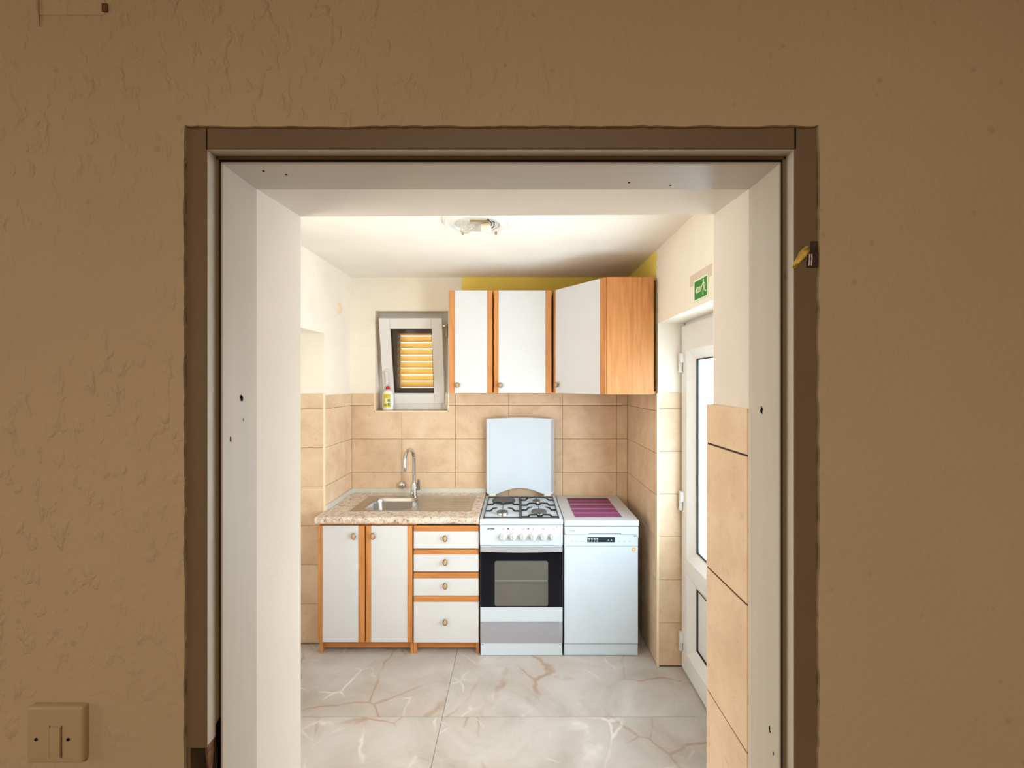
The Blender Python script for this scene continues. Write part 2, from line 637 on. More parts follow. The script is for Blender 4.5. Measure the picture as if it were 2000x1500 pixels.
# floor
bm = new(); box(bm, -1.75, 1.35, YF, 3.5, -0.12, -0.009)
floor = struct('floor', bm, M['fgrout'], 'grey beige veined marble-look tiled kitchen floor', 'floor')
xs = [-1.75, -1.574, -0.374, 1.06]
ys = [0.62, 0.977, 1.577, 2.177, 2.777, 3.25]
for x0, x1 in zip(xs, xs[1:]):
    for y0, y1 in zip(ys, ys[1:]):
        tile(floor, M['marble'], '+z', ((x0 + x1) / 2, (y0 + y1) / 2, 0), x1 - x0 - 0.0018, y1 - y0 - 0.0018, 0.009, 'floor_tile')

# ceiling
bm = new(); box(bm, -1.75, 1.35, YK, 3.5, CZ, CZ + 0.12)
struct('ceiling', bm, M['ceil'], 'white painted kitchen ceiling', 'ceiling')

# back wall with the window hole
WX0, WX1, WZ0, WZ1 = -1.060, -0.516, 1.464, 2.208
bm = new()
box(bm, -1.75, WX0, 3.25, 3.55, 0, CZ)
box(bm, WX1, 1.35, 3.25, 3.55, 0, CZ)
box(bm, WX0, WX1, 3.25, 3.55, 0, WZ0 - 0.008)
box(bm, WX0, WX1, 3.25, 3.55, WZ1, CZ)
wall_back = struct('wall_back', bm, M['wall_cream'], 'cream back wall of the kitchen with beige tiles and a small window', 'wall')
bm = new(); box(bm, -0.412, XR, 3.2475, 3.2505, 1.592, CZ)
obj('paint_patch', bm, M['yellow'], wall_back, label='old mustard yellow paint above the wall cupboards')
bm = new()
box(bm, XL, WX0, 3.247, 3.2505, 0, 1.59); box(bm, WX1, XR, 3.247, 3.2505, 0, 1.59); box(bm, WX0, WX1, 3.247, 3.2505, 0, WZ0 - .008)
obj('grout', bm, M['grout'], wall_back)
cx = [XL, -0.860, -0.461, -0.062, 0.338, 0.742, XR]
for i, (a, b) in enumerate(zip(cx, cx[1:])):
    rows = ROWS if i > 1 else ROWS[:6]
    tile_rows(wall_back, '-y', YB, [(a, b)], rows)


def tile_poly(parent, pts, y0=YB, th=0.008):
    bm = new()
    prism(bm, pts, y0, y0 + th, 'y')
    xs_, zs_ = [p[0] for p in pts], [p[1] for p in pts]
    return obj('tile', bm, M['tile'], parent, origin=((min(xs_) + max(xs_)) / 2, y0, (min(zs_) + max(zs_)) / 2))


h = J / 2
g0, g1, zl = WX0 - 0.007, WX1 + 0.007, WZ0 - 0.010
tile_poly(wall_back, [(XL + h, 1.254 + h), (-0.860 - h, 1.254 + h), (-0.860 - h, zl), (g0, zl), (g0, 1.504 - h), (XL + h, 1.504 - h)])
tile_poly(wall_back, [(-0.860 + h, 1.254 + h), (-0.461 - h, 1.254 + h), (-0.461 - h, 1.504 - h), (g1, 1.504 - h), (g1, zl), (-0.860 + h, zl)])
tile_poly(wall_back, [(XL + h, 1.504 + h), (g0, 1.504 + h), (g0, 1.592), (XL + h, 1.592)])
tile_poly(wall_back, [(g1, 1.504 + h), (-0.461 - h, 1.504 + h), (-0.461 - h, 1.592), (g1, 1.592)])
for i, (bx) in enumerate([(g0 - 0.001, WX0 + 0.001, zl - 0.001, 1.592), (WX1 - 0.001, g1 + 0.001, zl - 0.001, 1.592), (g0 - 0.001, g1 + 0.001, zl - 0.001, WZ0)]):
    bm = new(); box(bm, bx[0], bx[1], YB - 0.002, YB + 0.008, bx[2], bx[3], 0.0015)
    obj('corner_profile', bm, M['tiletrim'], wall_back)
bm = new(); box(bm, WX0, WX1, YB, 3.55, WZ0 - 0.008, WZ0)
obj('sill', bm, M['tile'], wall_back)
for a in (WX0, WX1 - 0.004):
    bm = new(); box(bm, a, a + 0.004, YB, 3.33, WZ0, 1.592)
    obj('reveal_tile', bm, M['tile'], wall_back)

# left wall: stub beside the worktop, then a recess (doorway) with a lintel at two metres
bm = new()
box(bm, -1.75, XL - 0.006, LS + 0.006, 3.25, 0, CZ)
box(bm, -1.75, XL - 0.006, YK, 0.93, 0, CZ); box(bm, -1.75, XL - 0.006, 1.71, 1.80, 0, CZ)
box(bm, -1.75, XL - 0.006, 0.93, 1.71, 0, 0.84); box(bm, -1.75, XL - 0.006, 0.93, 1.71, 1.96, CZ)
box(bm, -1.75, -1.36, 0.93, 1.71, 0.84, 1.96)  # niche holding the added left window and its fill lamp
box(bm, -1.75, XL - 0.006, 1.80, LS + 0.006, 1.988, CZ)
box(bm, -1.75, -1.50, 1.80, LS + 0.006, 0, 1.988)
wall_left = struct('wall_left', bm, M['wall_cream'], 'cream left kitchen wall with a tiled recess', 'wall')
bm = new()
box(bm, XL - 0.0065, XL - 0.003, LS, 3.25, 0, 1.59)
box(bm, -1.50, XL - 0.003, LS + 0.003, LS + 0.0065, 0, 1.60)
obj('grout', bm, M['grout'], wall_left)
tile_rows(wall_left, '+x', XL, [(LS + 0.006, 3.125), (3.125, YB)], ROWS)
tile_rows(wall_left, '-y', LS, [(-1.50, XL - 0.006)], ROWS[:-1] + [1.602])
bm = new(); box(bm, XL - 0.012, XL + 0.0015, LS - 0.0015, LS + 0.010, 0, 1.602, 0.002)
obj('corner_profile', bm, M['tiletrim'], wall_left)
# painted-over round blanking cover
bm = new()
lathe(bm, [(0, 0.006), (0.036, 0.005), (0.040, 0.002), (0.041, -0.002)], Matrix.Translation((XL - 0.006, 3.03, 2.19)) @ Matrix.Rotation(PI / 2, 4, 'Y'), 28)
o = obj('blanking_cover', bm, M['tiletrim'], None, True, origin=(XL - 0.006, 3.03, 2.19))
o['label'] = 'small round blanking cover high on the cream left wall'; o['category'] = 'cover'

# right wall: stub beside the dishwasher, then the outside door in a deep recess
DZ, DY0 = 2.022, 1.62
bm = new()
box(bm, XR + 0.006, 1.35, RS + 0.006, 3.25, 0, CZ)
box(bm, XR + 0.006, 1.35, YK, 0.94, 0, CZ); box(bm, XR + 0.006, 1.35, 1.58, DY0, 0, CZ)
box(bm, XR + 0.006, 1.35, 0.94, 1.58, 0, 0.69); box(bm, XR + 0.006, 1.35, 0.94, 1.58, 2.01, CZ)
box(bm, 1.28, 1.35, 0.94, 1.58, 0.69, 2.01)  # niche holding the added right window and its fill lamp
box(bm, XR + 0.006, 1.35, DY0, RS + 0.006, DZ, CZ)
wall_right = struct('wall_right', bm, M['wall_cream'], 'cream right kitchen wall with the outside door recess', 'wall')
bm = new()
# ragged edge of the old yellow paint
pts = [(3.25, 1.60), (3.25, CZ), (2.612, CZ)]
z = CZ
while z > 1.62:
    z -= random.uniform(0.012, 0.03)
    pts.append((2.598 + random.uniform(-0.012, 0.010), z))
pts.append((2.60, 1.60))
prism(bm, pts, XR + 0.0045, XR + 0.0065, 'x')
obj('paint_patch', bm, M['yellow'], wall_right, label='old mustard yellow paint with a ragged edge')
bm = new()
box(bm, XR + 0.003, XR + 0.0065, RS, 3.25, 0, 1.60)
box(bm, XR + 0.003, 0.985, RS + 0.003, RS + 0.0065, 0, 1.61)
obj('grout', bm, M['grout'], wall_right)
tile_rows(wall_right, '-x', XR, [(RS + 0.006, 2.822), (2.822, YB)], ROWS[:-1] + [1.606])
rr = [0.007, 0.259, 0.512, 0.765, 1.017, 1.268, 1.518, 1.614]
tile_rows(wall_right, '-y', RS, [(XR + 0.006, 0.985)], rr)
bm = new(); box(bm, XR - 0.0015, XR + 0.012, RS - 0.0015, RS + 0.010, 0, 1.610, 0.002)
obj('corner_profile', bm, M['tiletrim'], wall_right)

# ------------------------------------------------------------------ partition with the doorway
OL, OR, OT = -0.434, 0.3860, EYE + 0.3225      # inner faces of the frame
TL, TR, TT = -0.4735, 0.4295, EYE + 0.366      # outer edges of the frame
bm = new()
box(bm, -3.2, TL - 0.001, YF + 0.004, YK, 0, 2.72)
box(bm, TR + 0.001, 3.2, YF + 0.004, YK, 0, 2.72)
box(bm, TL - 0.001, TR + 0.001, YF + 0.004, YK, TT + 0.001, 2.72)
wall_front = struct('wall_front', bm, M['wall_tan'], 'tan rough-plastered wall around the open doorway', 'wall')
# plaster skin with a ragged edge lapping onto the frame
bm = new()


def ragged(a, b, n, amp):
    out = []
    k = 0.0
    for i in range(n + 1):
        k = 0.6 * k + random.uniform(-1, 1) * amp
        out.append((a + (b - a) * i / n, k + random.uniform(-.35, .35) * amp))
    return out


lft = [(TL + 0.0005 + d, z) for z, d in ragged(-0.02, TT, 150, 0.0010)]
top = [(x, TT - 0.001 + d) for x, d in ragged(TL, TR, 90, 0.0007)]
rgt = [(TR - 0.0008 + d, z) for z, d in ragged(TT, -0.02, 150, 0.0013)]
edge = lft + top[1:-1] + rgt
outer = []
for i, (x, z) in enumerate(edge):
    if i < len(lft): outer.append((-3.2, z if i < len(lft) - 1 else 2.72))
    elif i < len(lft) + len(top) - 2: outer.append((x, 2.72))
    else: outer.append((3.2, z if i > len(lft) + len(top) - 2 else 2.72))
vi = [bm.verts.new((x, YF, z)) for x, z in edge]
vb = [bm.verts.new((x, YF + 0.006, z)) for x, z in edge]
vo = [bm.verts.new((x, YF, z)) for x, z in outer]
fs = []
for i in range(len(edge) - 1):
    fs.append(bm.faces.new([vi[i], vi[i + 1], vo[i + 1], vo[i]]))
    fs.append(bm.faces.new([vi[i], vb[i], vb[i + 1], vi[i + 1]]))
bmesh.ops.recalc_face_normals(bm, faces=fs)
obj('plaster_skin', bm, M['wall_tan'], wall_front)
# cream plastered reveals through the thickness of the wall
y0, y1 = 0.7255, YK
bm = new(); hexa(bm, [(TL, y0, 0), (OL - .0005, y0, 0), (TL, y1, 0), (-0.4315, y1, 0), (TL, y0, TT), (OL - .0005, y0, TT), (TL, y1, TT), (-0.4315, y1, TT)])
obj('left_reveal', bm, M['reveal'], wall_front)
bm = new(); hexa(bm, [(OR + .0005, y0, 0), (TR, y0, 0), (0.3925, y1, 0), (TR, y1, 0), (OR + .0005, y0, TT), (TR, y0, TT), (0.3925, y1, TT), (TR, y1, TT)])
obj('right_reveal', bm, M['reveal'], wall_front)
bm = new(); hexa(bm, [(TL, y0, OT + .001), (TR, y0, OT + .001), (TL, y1, EYE + 0.3315), (TR, y1, EYE + 0.3365), (TL, y0, TT), (TR, y0, TT), (TL, y1, TT), (TR, y1, TT)])
obj('top_reveal', bm, M['reveal'], wall_front)
# tiles on the right reveal, reaching past the corner, and on the kitchen face
bm = new(); box(bm, 0.3866, 0.394, 0.727, 0.884, 0, 1.626); box(bm, 0.386, 0.80, YK - .001, 0.877, 0, 1.626)
obj('grout', bm, M['grout'], wall_front)
PJ = 0.0036
pr = [0.05, 0.30, 0.55, 0.80, 1.050, 1.298, 1.548, 1.629]
tile_rows(wall_front, '-x', 0.3845, [(0.726, 0.886)], pr, J=PJ)
tile_rows(wall_front, '+y', 0.886, [(0.392, 0.792)], pr)

# kitchen faces are cream
bm = new(); box(bm, -1.75, -0.434, YK, YK + .004, 0, CZ); box(bm, 0.393, 1.35, YK, YK + .004, 0, CZ); box(bm, -0.434, 0.393, YK, YK + .004, EYE + .338, CZ)
obj('kitchen_face', bm, M['wall_cream'], wall_front)

# door frame without a leaf (trim_1)
FY, SY = 0.622, 0.641
trim = thing('trim_1', 'grey taupe rebated door frame without a door leaf', 'door frame', (0, FY, 0), kind='structure')
RL, RR, RT = -0.444, 0.3968, EYE + 0.3345     # rebate faces
NOTCH = 1.1475


def side_frame(s, out, reb, inn, z0):
    """one upright: s=-1 left, +1 right"""
    nm = 'left_upright' if s < 0 else 'right_upright'
    bm = new()
    box(bm, out, reb, FY, 0.7255, z0, TT, 0.0012, 1)
    u = obj(nm, bm, M['trim'], trim)
    bm = new(); box(bm, reb - s * 0.0002, reb - s * 0.0010, FY + 0.001, SY, z0 + 0.004, RT, 0)
    obj('rebate_face', bm, M['frame'], u)
    g = 0.006
    bm = new(); box(bm, reb + s * 0.001, inn + s * g, SY, 0.7255, 0.0 if s > 0 else 0.0, RT, 0.001, 1)
    obj('stop', bm, M['trim'], u)
    bm = new(); box(bm, inn + s * g, inn + s * 0.0022, SY + 0.004, 0.7255, 0, OT + .004)
    obj('seal_groove', bm, M['seal'], u)
    bm = new(); box(bm, inn + s * 0.0028, inn, SY, 0.7255, 0, OT + .003, 0.0005, 1)
    obj('jamb_board', bm, M['frame'], u)
    return u


ul = side_frame(-1, TL, RL, OL, NOTCH)
ur = side_frame(1, TR, RR, OR, 0.0)
bm = new(); box(bm, RL, RR, FY, 0.7255, RT, TT, 0.0012, 1)
uh = obj('head', bm, M['trim'], trim)
bm = new(); box(bm, RL, RR, FY + 0.001, SY, RT - 0.0006, RT - .0002)
obj('rebate_face', bm, M['frame_h'], uh)
bm = new(); box(bm, RL, RR, SY, 0.7255, OT + 0.0075, RT, 0.001, 1)
obj('stop', bm, M['trim'], uh)
bm = new(); box(bm, RL, RR, SY + 0.004, 0.7255, OT + 0.003, OT + 0.0075)
obj('seal_groove', bm, M['seal'], uh)
bm = new(); box(bm, OL - .002, OR + .002, SY, 0.7255, OT, OT + 0.003, 0.0005, 1)
obj('lintel_board', bm, M['frame_h'], uh)
# open joints at the corners of the frame
for (xa, za) in ((RR + 0.0003, RT),):
    bm = new(); box(bm, xa, xa + 0.0012, FY - 0.0003, FY + 0.002, za, TT - .002)
    obj('open_joint', bm, M['black'], ur)
bm = new(); box(bm, RL - 0.0003, RL + 0.0003, FY - 0.0003, FY + 0.002, RT, TT - .004)
obj('open_joint', bm, M['seal'], ul)
# the torn-out strike recess low on the left upright
bm = new()
box(bm, TL, RL - 0.001, 0.700, 0.7255, 0.90, NOTCH)
obj('strike_recess', bm, M['black'], ul, label='black hole where the lock strike was torn out')
bm = new(); box(bm, TL, TL + 0.0045, FY + 0.003, 0.70, 0.90, NOTCH)
obj('recess_side', bm, M['trim'], ul)
bm = new()
prism(bm, [(FY + .001, NOTCH + 0.004), (SY, NOTCH + 0.018), (SY, NOTCH - 0.004), (FY + .008, 1.09)], RL - 0.003, RL - 0.0002, 'x')
obj('broken_wood', bm, M['rawwood'], ul)
bm = new()
prism(bm, [(RL + .0005, NOTCH + 0.019), (RL + .006, NOTCH + 0.030), (RL + .007, 1.0), (RL + .004, 1.0)], SY - 0.0012, SY + 0.002, 'y')
obj('broken_wood', bm, M['black'], ul)
bm = new(); box(bm, TL, OL - .003, 0.622, 0.7255, 0, 0.90)
obj('lower_post', bm, M['trim'], ul)


def scar(px, z, y, face_x, s, sz, m, par, elong=1.4, name='screw_hole'):
    """an irregular little hole in a jamb face, 1 mm deep plug"""
    bm = new()
    n = 9
    ring = [(y + sz * .6 * (1 + random.uniform(-.4, .4)) * math.cos(2 * PI * i / n), z + sz * elong * .6 * (1 + random.uniform(-.35, .35)) * math.sin(2 * PI * i / n)) for i in range(n)]
    prism(bm, ring, face_x - 0.0006, face_x + 0.0006, 'x')
    return obj(name, bm, m, par)


# (pixel depth measured along the jamb)
scar(0, 1.646, 0.685, OL, -1, 0.0055, M['black'], ul, 1.8)
scar(0, 1.585, 0.659, OL, -1, 0.003, M['rawwood'], ul, 2.4)
scar(0, 1.612, 0.690, OL, -1, 0.0012, M['trim'], ul, 3.0)
scar(0, 1.627, 0.687, OR, 1, 0.0052, M['black'], ur, 1.7)
scar(0, 1.142, 0.665, OR, 1, 0.0018, M['seal'], ur, 4.0)
scar(0, 1.138, 0.664, OR, 1, 0.0032, M['seal'], ur, 0.6)
scar(0, 1.112, 0.655, OR, 1, 0.0012, M['seal'], ur, 4.0)
for (x, y) in ((-0.357, 0.673), (-0.386, 0.662), (0.25, 0.71), (0.18, 0.70)):
    bm = new(); lathe(bm, [(0, -0.0004), (0.002, -0.0004), (0.002, 0.001)], Matrix.Translation((x, y, OT)), 8)
    obj('screw_hole', bm, M['seal'], uh)

# hinge remains on the right upright and the tape hanging there
bm = new()
box(bm, 0.4135, 0.4305, FY - 0.0016, FY + 0.002, 1.835, 1.857)
box(bm, 0.4185, 0.4285, FY - 0.0018, FY + 0.002, 1.857, 1.8725, 0.0012)
obj('hinge_socket', bm, M['rust'], ur, label='rusty mortise where a hinge was removed')
bm = new()
for x in (0.4150, 0.4182):
    tube(bm, [(x, FY - 0.004, 1.853), (x - .0004, FY - 0.005, 1.846), (x, FY - 0.003, 1.837)], 0.0009, 6)
obj('hinge_pin', bm, M['ceramic'], ur)
bm = new()
rows = []
path = [((0.4125, 1.8625), 0.006), ((0.4085, 1.858), 0.0100), ((0.4050, 1.8520), 0.0125), ((0.4010, 1.8440), 0.0100), ((0.3970, 1.8385), 0.0070), ((0.3925, 1.8350), 0.0052), ((0.3895, 1.8345), 0.0035)]
for i, ((x, zz), wd) in enumerate(path):
    p0, p1 = path[max(0, i - 1)][0], path[min(len(path) - 1, i + 1)][0]
    d = Vector((p1[0] - p0[0], 0, p1[1] - p0[1])).normalized()
    nrm = Vector((-d.z, 0, d.x))
    row = []
    for k in range(5):
        u = (k / 4 - .5)
        q = Vector((x, FY - 0.0035 - 0.003 * math.sin(k * 1.7 + i * 1.3) - 0.0025 * (1 - abs(u) * 2), zz)) + nrm * wd * u * random.uniform(.85, 1.15)
        row.append(bm.verts.new(q))
    rows.append(row)
for a, b in zip(rows, rows[1:]):
    for k in range(4):
        bm.faces.new([a[k], a[k + 1], b[k + 1], b[k]])
bmesh.ops.recalc_face_normals(bm, faces=bm.faces)
o = obj('tape_scrap', bm, M['yellowtape'], None, True, origin=(0.405, FY, 1.85))
md = o.modifiers.new('thickness', 'SOLIDIFY'); md.thickness = 0.0006
o['label'] = 'crumpled scrap of yellow tape stuck on the right door frame upright'; o['category'] = 'tape'

# light switch and painted-over junction box cover on the hall wall
sw = thing('light_switch', 'yellowed double light switch low on the tan wall', 'light switch', (-0.645, YF, 1.176))
bm = new(); box(bm, -0.6860, -0.6080, YF - 0.010, YF + 0.002, 1.138, 1.2165, 0.004, 3)
obj('plate', bm, M['switch'], sw, True)
for x0, x1 in ((-0.668, -0.6475), (-0.6455, -0.625)):
    pass
bm = new(); box(bm, -0.6515, -0.6370, YF - 0.0125, YF - 0.008, 1.148, 1.190, 0.0015)
obj('rocker', bm, M['switch'], sw, True)
for x in (-0.6718, -0.6270):
    bm = new(); lathe(bm, [(0, -0.0008), (0.0022, -0.0008), (0.0024, 0.001)], Matrix.Translation((x, YF - 0.010, 1.172)) @ Matrix.Rotation(-PI / 2, 4, 'X'), 10)
    obj('screw', bm, M['seal'], sw)
for x in (-0.6528, -0.6362):
    bm = new(); box(bm, x - .0006, x + .0006, YF - 0.0104, YF - 0.009, 1.146, 1.191)
    obj('rocker_gap', bm, M['rawwood'], sw)
bm = new(); box(bm, -0.684, -0.585, YF - 0.0008, YF + 0.002, 2.192, 2.29, 0.0008)
jb = obj('junction_cover', bm, M['wall_tan'], None, origin=(-0.634, YF, 2.241))
jb['label'] = 'painted-over junction box cover at the top of the tan wall'; jb['category'] = 'cover'
bm = new(); box(bm, -0.5885, -0.5805, YF - 0.0022, YF + 0.002, 2.196, 2.208, 0.001)
obj('notch', bm, M['rawwood'], jb)
bm = new(); tube(bm, [(-0.680, YF - .001, 2.23), (-0.6795, YF - .0022, 2.204), (-0.6775, YF - .001, 2.176)], [0.0016, 0.0022, 0.0006], 8)
obj('paint_drip', bm, M['wall_tan'], jb, True)

# ------------------------------------------------------------------ hall shell (where the camera stands)
for nm, b, lb in (('wall_hall_left', (-3.2, -2.6, -3.6, YF + .01, 0, 2.72), 'tan left wall of the hall'),
                  ('wall_hall_right', (2.6, 3.2, -3.6, YF + .01, 0, 2.72), 'tan right wall of the hall'),
                  ('wall_hall_rear', (-3.2, 3.2, -3.7, -3.4, 0, 2.72), 'tan wall behind the photographer')):
    bm = new(); box(bm, *b); struct(nm, bm, M['wall_tan'], lb, 'wall')
bm = new(); box(bm, -3.2, 3.2, -3.7, YF, -0.12, 0); struct('floor', bm, M['tan_floor'], 'brown floor of the hall', 'floor')
bm = new(); box(bm, -3.2, 3.2, -3.7, YK, 2.72, 2.84); struct('ceiling', bm, M['wall_tan'], 'tan ceiling of the hall', 'ceiling')

# ------------------------------------------------------------------ window in the back wall
win = thing('window_1', 'small white tilted window in the back wall above the sink', 'window', (-0.788, 3.34, WZ0), kind='structure')
bm = new()
f = 0.06
for b in ((WX0, WX0 + f, WZ0, WZ1), (WX1 - f, WX1, WZ0, WZ1), (WX0 + f, WX1 - f, WZ0, WZ0 + 0.05), (WX0 + f, WX1 - f, WZ1 - 0.12, WZ1)):
    box(bm, b[0], b[1], 3.345, 3.41, b[2], b[3], 0.003)
obj('window_frame', bm, M['pvc'], win)
# tilted sash, built flat then leaned into the room
SX0, SX1, SL = -1.0185, -0.5525, 0.648
TIL = Matrix.Translation((0, 3.335, 1.513)) @ Matrix.Rotation(math.radians(11.9), 4, 'X')


def tilt(bm):
    bmesh.ops.transform(bm, matrix=TIL, verts=bm.verts)
    return bm


a = 0.080
bm = new()
for b in ((SX0, SX0 + a, 0, SL), (SX1 - a, SX1, 0, SL), (SX0 + a, SX1 - a, 0, a), (SX0 + a, SX1 - a, SL - a, SL)):
    box(bm, b[0], b[1], -0.005, 0.055, b[2], b[3], 0.004)
sash = obj('sash', tilt(bm), M['pvc'], win)
bm = new()
for b in ((SX0 + a - .002, SX0 + a + .006, a, SL - a), (SX1 - a - .006, SX1 - a + .002, a, SL - a), (SX0 + a, SX1 - a, a - .002, a + .006), (SX0 + a, SX1 - a, SL - a - .006, SL - a + .002)):
    box(bm, b[0], b[1], 0.012, 0.040, b[2], b[3])
obj('gasket', tilt(bm), M['dark'], sash)
bm = new(); box(bm, SX0 + a, SX1 - a, 0.022, 0.027, a, SL - a)
obj('pane', tilt(bm), M['winglass'], sash)
bm = new(); box(bm, SX0 + 0.028, SX0 + 0.052, -0.013, -0.004, 0.20, 0.27, 0.004); box(bm, SX0 + 0.031, SX0 + 0.049, -0.030, -0.013, 0.155, 0.255, 0.004)
obj('window_handle', tilt(bm), M['plastic'], sash)
bm = new(); box(bm, -0.549, -0.530, 3.21, 3.36, 2.085, 2.10, 0.002); box(bm, -0.548, -0.532, 3.30, 3.345, 2.02, 2.12, 0.003)
obj('stay_arm', bm, M['alu'], win)
bm = new(); box(bm, -0.549, -0.533, 3.318, 3.346, 1.505, 1.60, 0.003)
obj('hinge', bm, M['plastic'], win)
# louvred shutter outside
sh = thing('window_shutter', 'tan louvred shutter outside the small window', 'shutter', (-0.79, 3.49, WZ0), kind='structure')
bm = new(); box(bm, WX0, -0.940, 3.415, 3.53, WZ0, WZ1); obj('shutter_stile', bm, M['shutter'], sh)
bm = new(); box(bm, -0.58, WX1, 3.43, 3.53, WZ0, WZ1); obj('shutter_stile', bm, M['shutter'], sh)
bm = new(); box(bm, -0.94, -0.58, 3.46, 3.53, 2.066, WZ1); obj('shutter_rail', bm, M['shutter'], sh)
bm = new(); box(bm, -0.94, -0.58, 3.46, 3.53, WZ0, 1.632); obj('shutter_rail', bm, M['shutter'], sh)
sl_me = None
for i in range(9):
    zc = 1.660 + i * 0.0517
    if sl_me is None:
        bm = new(); box(bm, -0.18, 0.18, -0.003, 0.003, -0.0250, 0.0250, 0.001, 1)
        bmesh.ops.rotate(bm, matrix=Matrix.Rotation(math.radians(-28), 3, 'X'), verts=bm.verts)
        o = obj('slat', bm, M['slat'], sh, origin=(0, 0, 0)); sl_me = o.data
    else:
        o = bpy.data.objects.new('slat', sl_me); C.objects.link(o); o.parent = sh
    o.location = Vector((-0.76, 3.495, zc)) - sh.location

# two invented side windows by the partition, out of view, around the fill lamps
for k_, (x0, x1, xg, y0_, y1_, z0_, z1_, lb) in enumerate(((0.86, 0.915, 0.89, 0.94, 1.58, 0.69, 2.01, 'tall white window in the right wall by the partition'),
                                                        (-1.32, -1.265, -1.295, 0.93, 1.71, 0.84, 1.96, 'white window in the left wall by the partition'))):
    added_win = thing('window_%d' % (k_ + 2), lb, 'window', (xg, (y0_ + y1_) / 2, z0_), kind='structure')
    bm = new()
    q = 0.03
    box(bm, x0, x1, y0_, y0_ + q, z0_, z1_); box(bm, x0, x1, y1_ - q, y1_, z0_, z1_)
    box(bm, x0, x1, y0_ + q, y1_ - q, z0_, z0_ + q); box(bm, x0, x1, y0_ + q, y1_ - q, z1_ - q, z1_)
    obj('window_frame', bm, M['pvc'], added_win)
    bm = new(); box(bm, xg - .002, xg + .002, y0_ + q, y1_ - q, z0_ + q, z1_ - q)
    obj('pane', bm, M['winglass'], added_win)

# ------------------------------------------------------------------ outside door in the right wall
DX = 0.985
dr = thing('door_1', 'white glazed plastic outside door in the right wall', 'door', (DX, 2.09, 0), kind='structure')
bm = new()
box(bm, DX, DX + 0.07, RS - 0.012, RS + 0.006, 0, DZ); box(bm, DX, DX + 0.07, DY0, DY0 + 0.04, 0, DZ); box(bm, DX, DX + 0.07, DY0, RS, 2.005, DZ)
obj('door_frame', bm, M['pvc'], dr)
LY0, LY1 = DY0 + 0.04, RS - 0.010
GY0, GY1 = LY0 + 0.085, 2.478


def leafring(y0, y1, z0, z1, m, nm, pane_m):
    """bevelled bead ring around an opening and its pane"""
    bm = new()
    i = 0.055
    xf, xb = DX - 0.020, DX + 0.016
    o_ = [(y0, z0), (y1, z0), (y1, z1), (y0, z1)]
    n_ = [(y0 + i, z0 + i), (y1 - i, z0 + i), (y1 - i, z1 - i), (y0 + i, z1 - i)]
    va = [bm.verts.new((xf, *p)) for p in o_]
    vb = [bm.verts.new((xb, *p)) for p in n_]
    vc = [bm.verts.new((xb + 0.02, *p)) for p in n_]
    fs_ = []
    for k in range(4):
        l = (k + 1) % 4
        fs_.append(bm.faces.new([va[k], va[l], vb[l], vb[k]]))
        fs_.append(bm.faces.new([vb[k], vb[l], vc[l], vc[k]]))
    bmesh.ops.recalc_face_normals(bm, faces=fs_)
    for f_ in fs_: 
        pass
    bead = obj('bead', bm, m, dr)
    bm = new()
    for b in ((y0 + i - .001, y0 + i + .004, z0 + i, z1 - i), (y1 - i - .004, y1 - i + .001, z0 + i, z1 - i), (y0 + i, y1 - i, z0 + i - .001, z0 + i + .004), (y0 + i, y1 - i, z1 - i - .004, z1 - i + .001)):
        box(bm, xb - 0.003, xb + 0.012, *b)
    obj('gasket', bm, M['dark'], bead)
    bm = new(); box(bm, xb + 0.006, xb + 0.014, y0 + i - .01, y1 - i + .01, z0 + i - .01, z1 - i + .01)
    obj(nm, bm, pane_m, bead)


bm = new()
xf = DX - 0.020
for b in ((LY0, GY0, 0.012, 2.0), (GY1, LY1, 0.012, 2.0), (GY0, GY1, 0.012, 0.122), (GY0, GY1, 0.576, 0.666), (GY0, GY1, 1.858, 2.0)):
    box(bm, xf, DX + 0.055, *b)
obj('leaf', bm, M['pvc'], dr)
leafring(GY0, GY1, 0.666, 1.858, M['pvc'], 'pane', M['doorglass'])
leafring(GY0, GY1, 0.122, 0.576, M['pvc'], 'panel', M['pvc'])
for zt in (1.842, 1.040, 0.222):
    bm = new()
    box(bm, DX - 0.040, DX - 0.012, RS - 0.052, RS - 0.018, zt - 0.055, zt, 0.005)
    box(bm, DX - 0.040, DX - 0.022, RS - 0.030, RS - 0.010, zt - 0.112, zt, 0.004)
    obj('hinge', bm, M['plastic'], dr, True)
bm = new(); box(bm, DX - 0.034, xf, LY0 + 0.02, LY0 + 0.05, 0.94, 1.18, 0.004); box(bm, DX - 0.065, DX - 0.05, LY0 + 0.025, LY0 + 0.16, 1.06, 1.08, 0.005); box(bm, DX - 0.06, DX - 0.03, LY0 + 0.027, LY0 + 0.045, 1.06, 1.08)
obj('door_handle', bm, M['plastic'], dr)

# exit sign above that door
SXW = XR + 0.006
sg = thing('exit_sign', 'green running man exit sign with arrow above the outside door', 'sign', (SXW, 1.96, 2.096))
bm = new(); box(bm, SXW - 0.004, SXW + 0.001, 1.885, 2.036, 2.046, 2.146, 0.001)
obj('sign_plate', bm, M['signwhite'], sg)
bm = new(); box(bm, SXW - 0.0048, SXW - 0.003, 1.893, 2.024, 2.054, 2.137)
obj('sign_field', bm, M['signgreen'], sg)
xs0, xs1 = SXW - 0.0056, SXW - 0.0044
bm = new()        # arrow pointing to the left of the sign (y grows to the left when seen from the kitchen)
prism(bm, [(2.014, 2.094), (1.996, 2.112), (1.996, 2.106), (1.958, 2.106), (1.958, 2.082), (1.996, 2.082), (1.996, 2.076)], xs0, xs1, 'x')
obj('arrow', bm, M['signwhite'], sg)
bm = new()
for x in (1.968, 1.980, 1.990):
    box(bm, SXW - 0.0060, SXW - 0.005, x - .002, x + .002, 2.086, 2.102)
